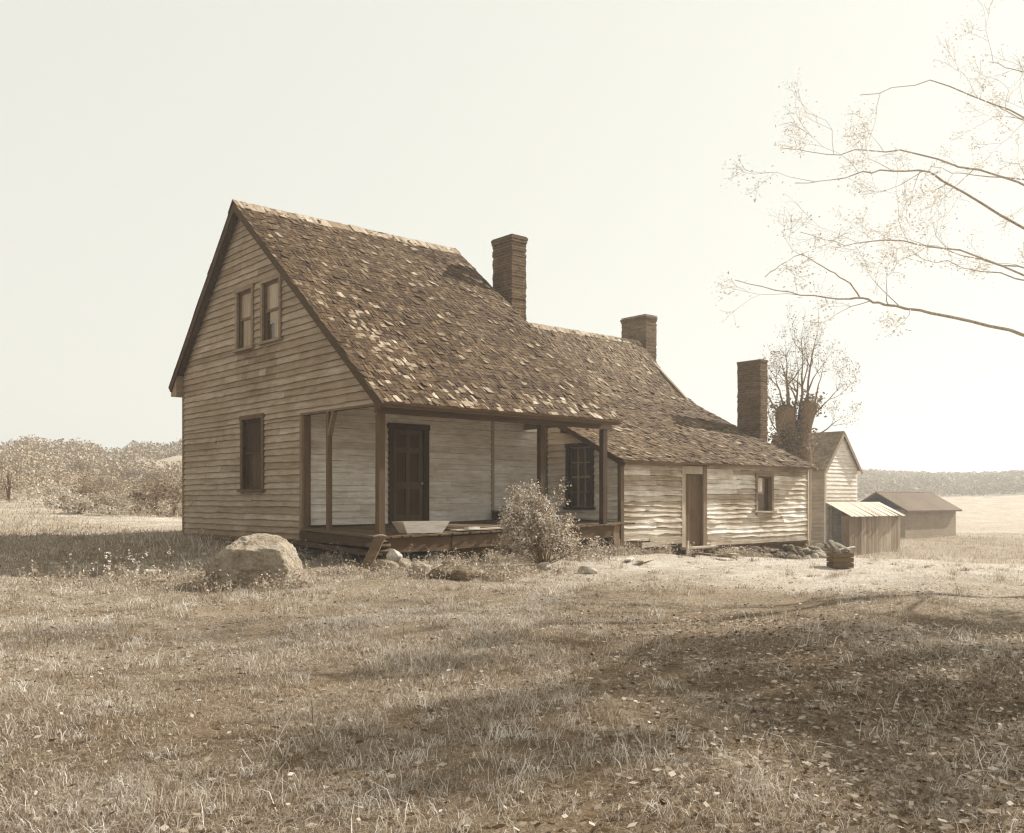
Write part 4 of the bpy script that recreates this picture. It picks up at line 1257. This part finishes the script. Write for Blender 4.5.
# white flower heads by the shaded corner left of the boulder
n = 20; xs = nr.normal(-4.75, .5, n); ys = nr.normal(-.75, .4, n); k = outside(xs, ys); xs, ys = xs[k], ys[k]
hs = nr.uniform(.15, .45, len(xs)); C = np.stack([xs, ys, gz(xs, ys) + hs], -1)
C = np.repeat(C, 5, 0) + nr.normal(0, .025, (len(C) * 5, 3))
V, F, T = leaves_np(C, .035, .5, aspect=.8)
npmesh('weed_flowers', V, F, np.full(len(C), .6), M['leaf'], 'stuff', 'FACE')

# ================================================================== HAZE
HZ = 0.0015
me = bpy.data.meshes.new('haze'); S = 470
z0, z1 = -3.5, 19
vs = [(CAM.x + sx * S, CAM.y + sy * S, z) for z in (z0, z1) for sx, sy in ((-1, -1), (1, -1), (1, 1), (-1, 1))]
me.from_pydata(vs, [], [(3, 2, 1, 0), (4, 5, 6, 7), (0, 1, 5, 4), (1, 2, 6, 5), (2, 3, 7, 6), (3, 0, 4, 7)]); me.update()
hm = bpy.data.materials.new('haze'); hm.use_nodes = True; nt = hm.node_tree; nt.nodes.clear()
vo = nt.nodes.new('ShaderNodeVolumePrincipled'); vo.inputs['Color'].default_value = (.95, .94, .9, 1); vo.inputs['Density'].default_value = HZ; vo.inputs['Anisotropy'].default_value = .35
ou = nt.nodes.new('ShaderNodeOutputMaterial'); nt.links.new(vo.outputs[0], ou.inputs['Volume'])
o = link('haze', me, hm); o['kind'] = 'stuff'

# ================================================================== LIGHT
EL, AZ = math.radians(33), math.radians(10)
S_ = Vector((math.cos(EL) * math.cos(AZ), -math.cos(EL) * math.sin(AZ), math.sin(EL)))
sun = bpy.data.lights.new('sun', 'SUN'); sun.energy = 5.0; sun.angle = math.radians(.6); sun.color = (1, .97, .89)
so = bpy.data.objects.new('sun', sun); col.objects.link(so); so.rotation_euler = S_.to_track_quat('Z', 'Y').to_euler(); so.location = (20, -5, 20)
w = bpy.data.worlds.new('World'); sc.world = w; w.use_nodes = True
nt = w.node_tree; bg = nt.nodes['Background']
sk = nt.nodes.new('ShaderNodeTexSky'); sk.sky_type = 'NISHITA'; sk.sun_disc = False; sk.sun_elevation = EL; sk.sun_rotation = math.atan2(S_.x, S_.y)
sk.air_density = 1.0; sk.dust_density = 3.0; sk.ozone_density = 1
b2 = nt.nodes.new('ShaderNodeRGBToBW'); nt.links.new(sk.outputs[0], b2.inputs[0])
vm = nt.nodes.new('ShaderNodeVectorMath'); vm.operation = 'SCALE'; vm.inputs[0].default_value = (1.01, 1.0, .91); 
pw = nt.nodes.new('ShaderNodeMath'); pw.operation = 'POWER'; pw.inputs[1].default_value = .12; nt.links.new(b2.outputs[0], pw.inputs[0])   # a blue-sensitive plate records the whole sky as nearly white
ml = nt.nodes.new('ShaderNodeMath'); ml.operation = 'MULTIPLY'; ml.inputs[1].default_value = 3.5; nt.links.new(pw.outputs[0], ml.inputs[0])
nt.links.new(ml.outputs[0], vm.inputs['Scale'])
nt.links.new(vm.outputs[0], bg.inputs[0]); bg.inputs[1].default_value = .12

# ================================================================== CAMERA
cd = bpy.data.cameras.new('camera'); co = bpy.data.objects.new('camera', cd); col.objects.link(co)
co.location = CAM; co.rotation_euler = (-F3).to_track_quat('Z', 'Y').to_euler()
cd.sensor_width = 36; cd.lens = 36 * FPX / 1024; cd.shift_y = (HORIZ - 416.5) / 1024; cd.clip_end = 2000; cd.clip_start = .05
sc.camera = co
sc.view_settings.view_transform = 'Standard'; sc.view_settings.look = 'None'; sc.view_settings.exposure = 0.84; sc.view_settings.gamma = 1
sc.cycles.use_denoising = True
sc.cycles.denoiser = 'OPENIMAGEDENOISE'; sc.cycles.denoising_input_passes = 'RGB_ALBEDO_NORMAL'; sc.cycles.denoising_prefilter = 'ACCURATE'
sc.cycles.pixel_filter_type = 'BLACKMAN_HARRIS'; sc.cycles.filter_width = 1.3
sc.cycles.sample_clamp_indirect = 2.5; sc.cycles.max_bounces = 6; sc.cycles.diffuse_bounces = 3; sc.cycles.volume_bounces = 0; sc.cycles.transparent_max_bounces = 4
sc.cycles.use_adaptive_sampling = True; sc.cycles.adaptive_threshold = .006
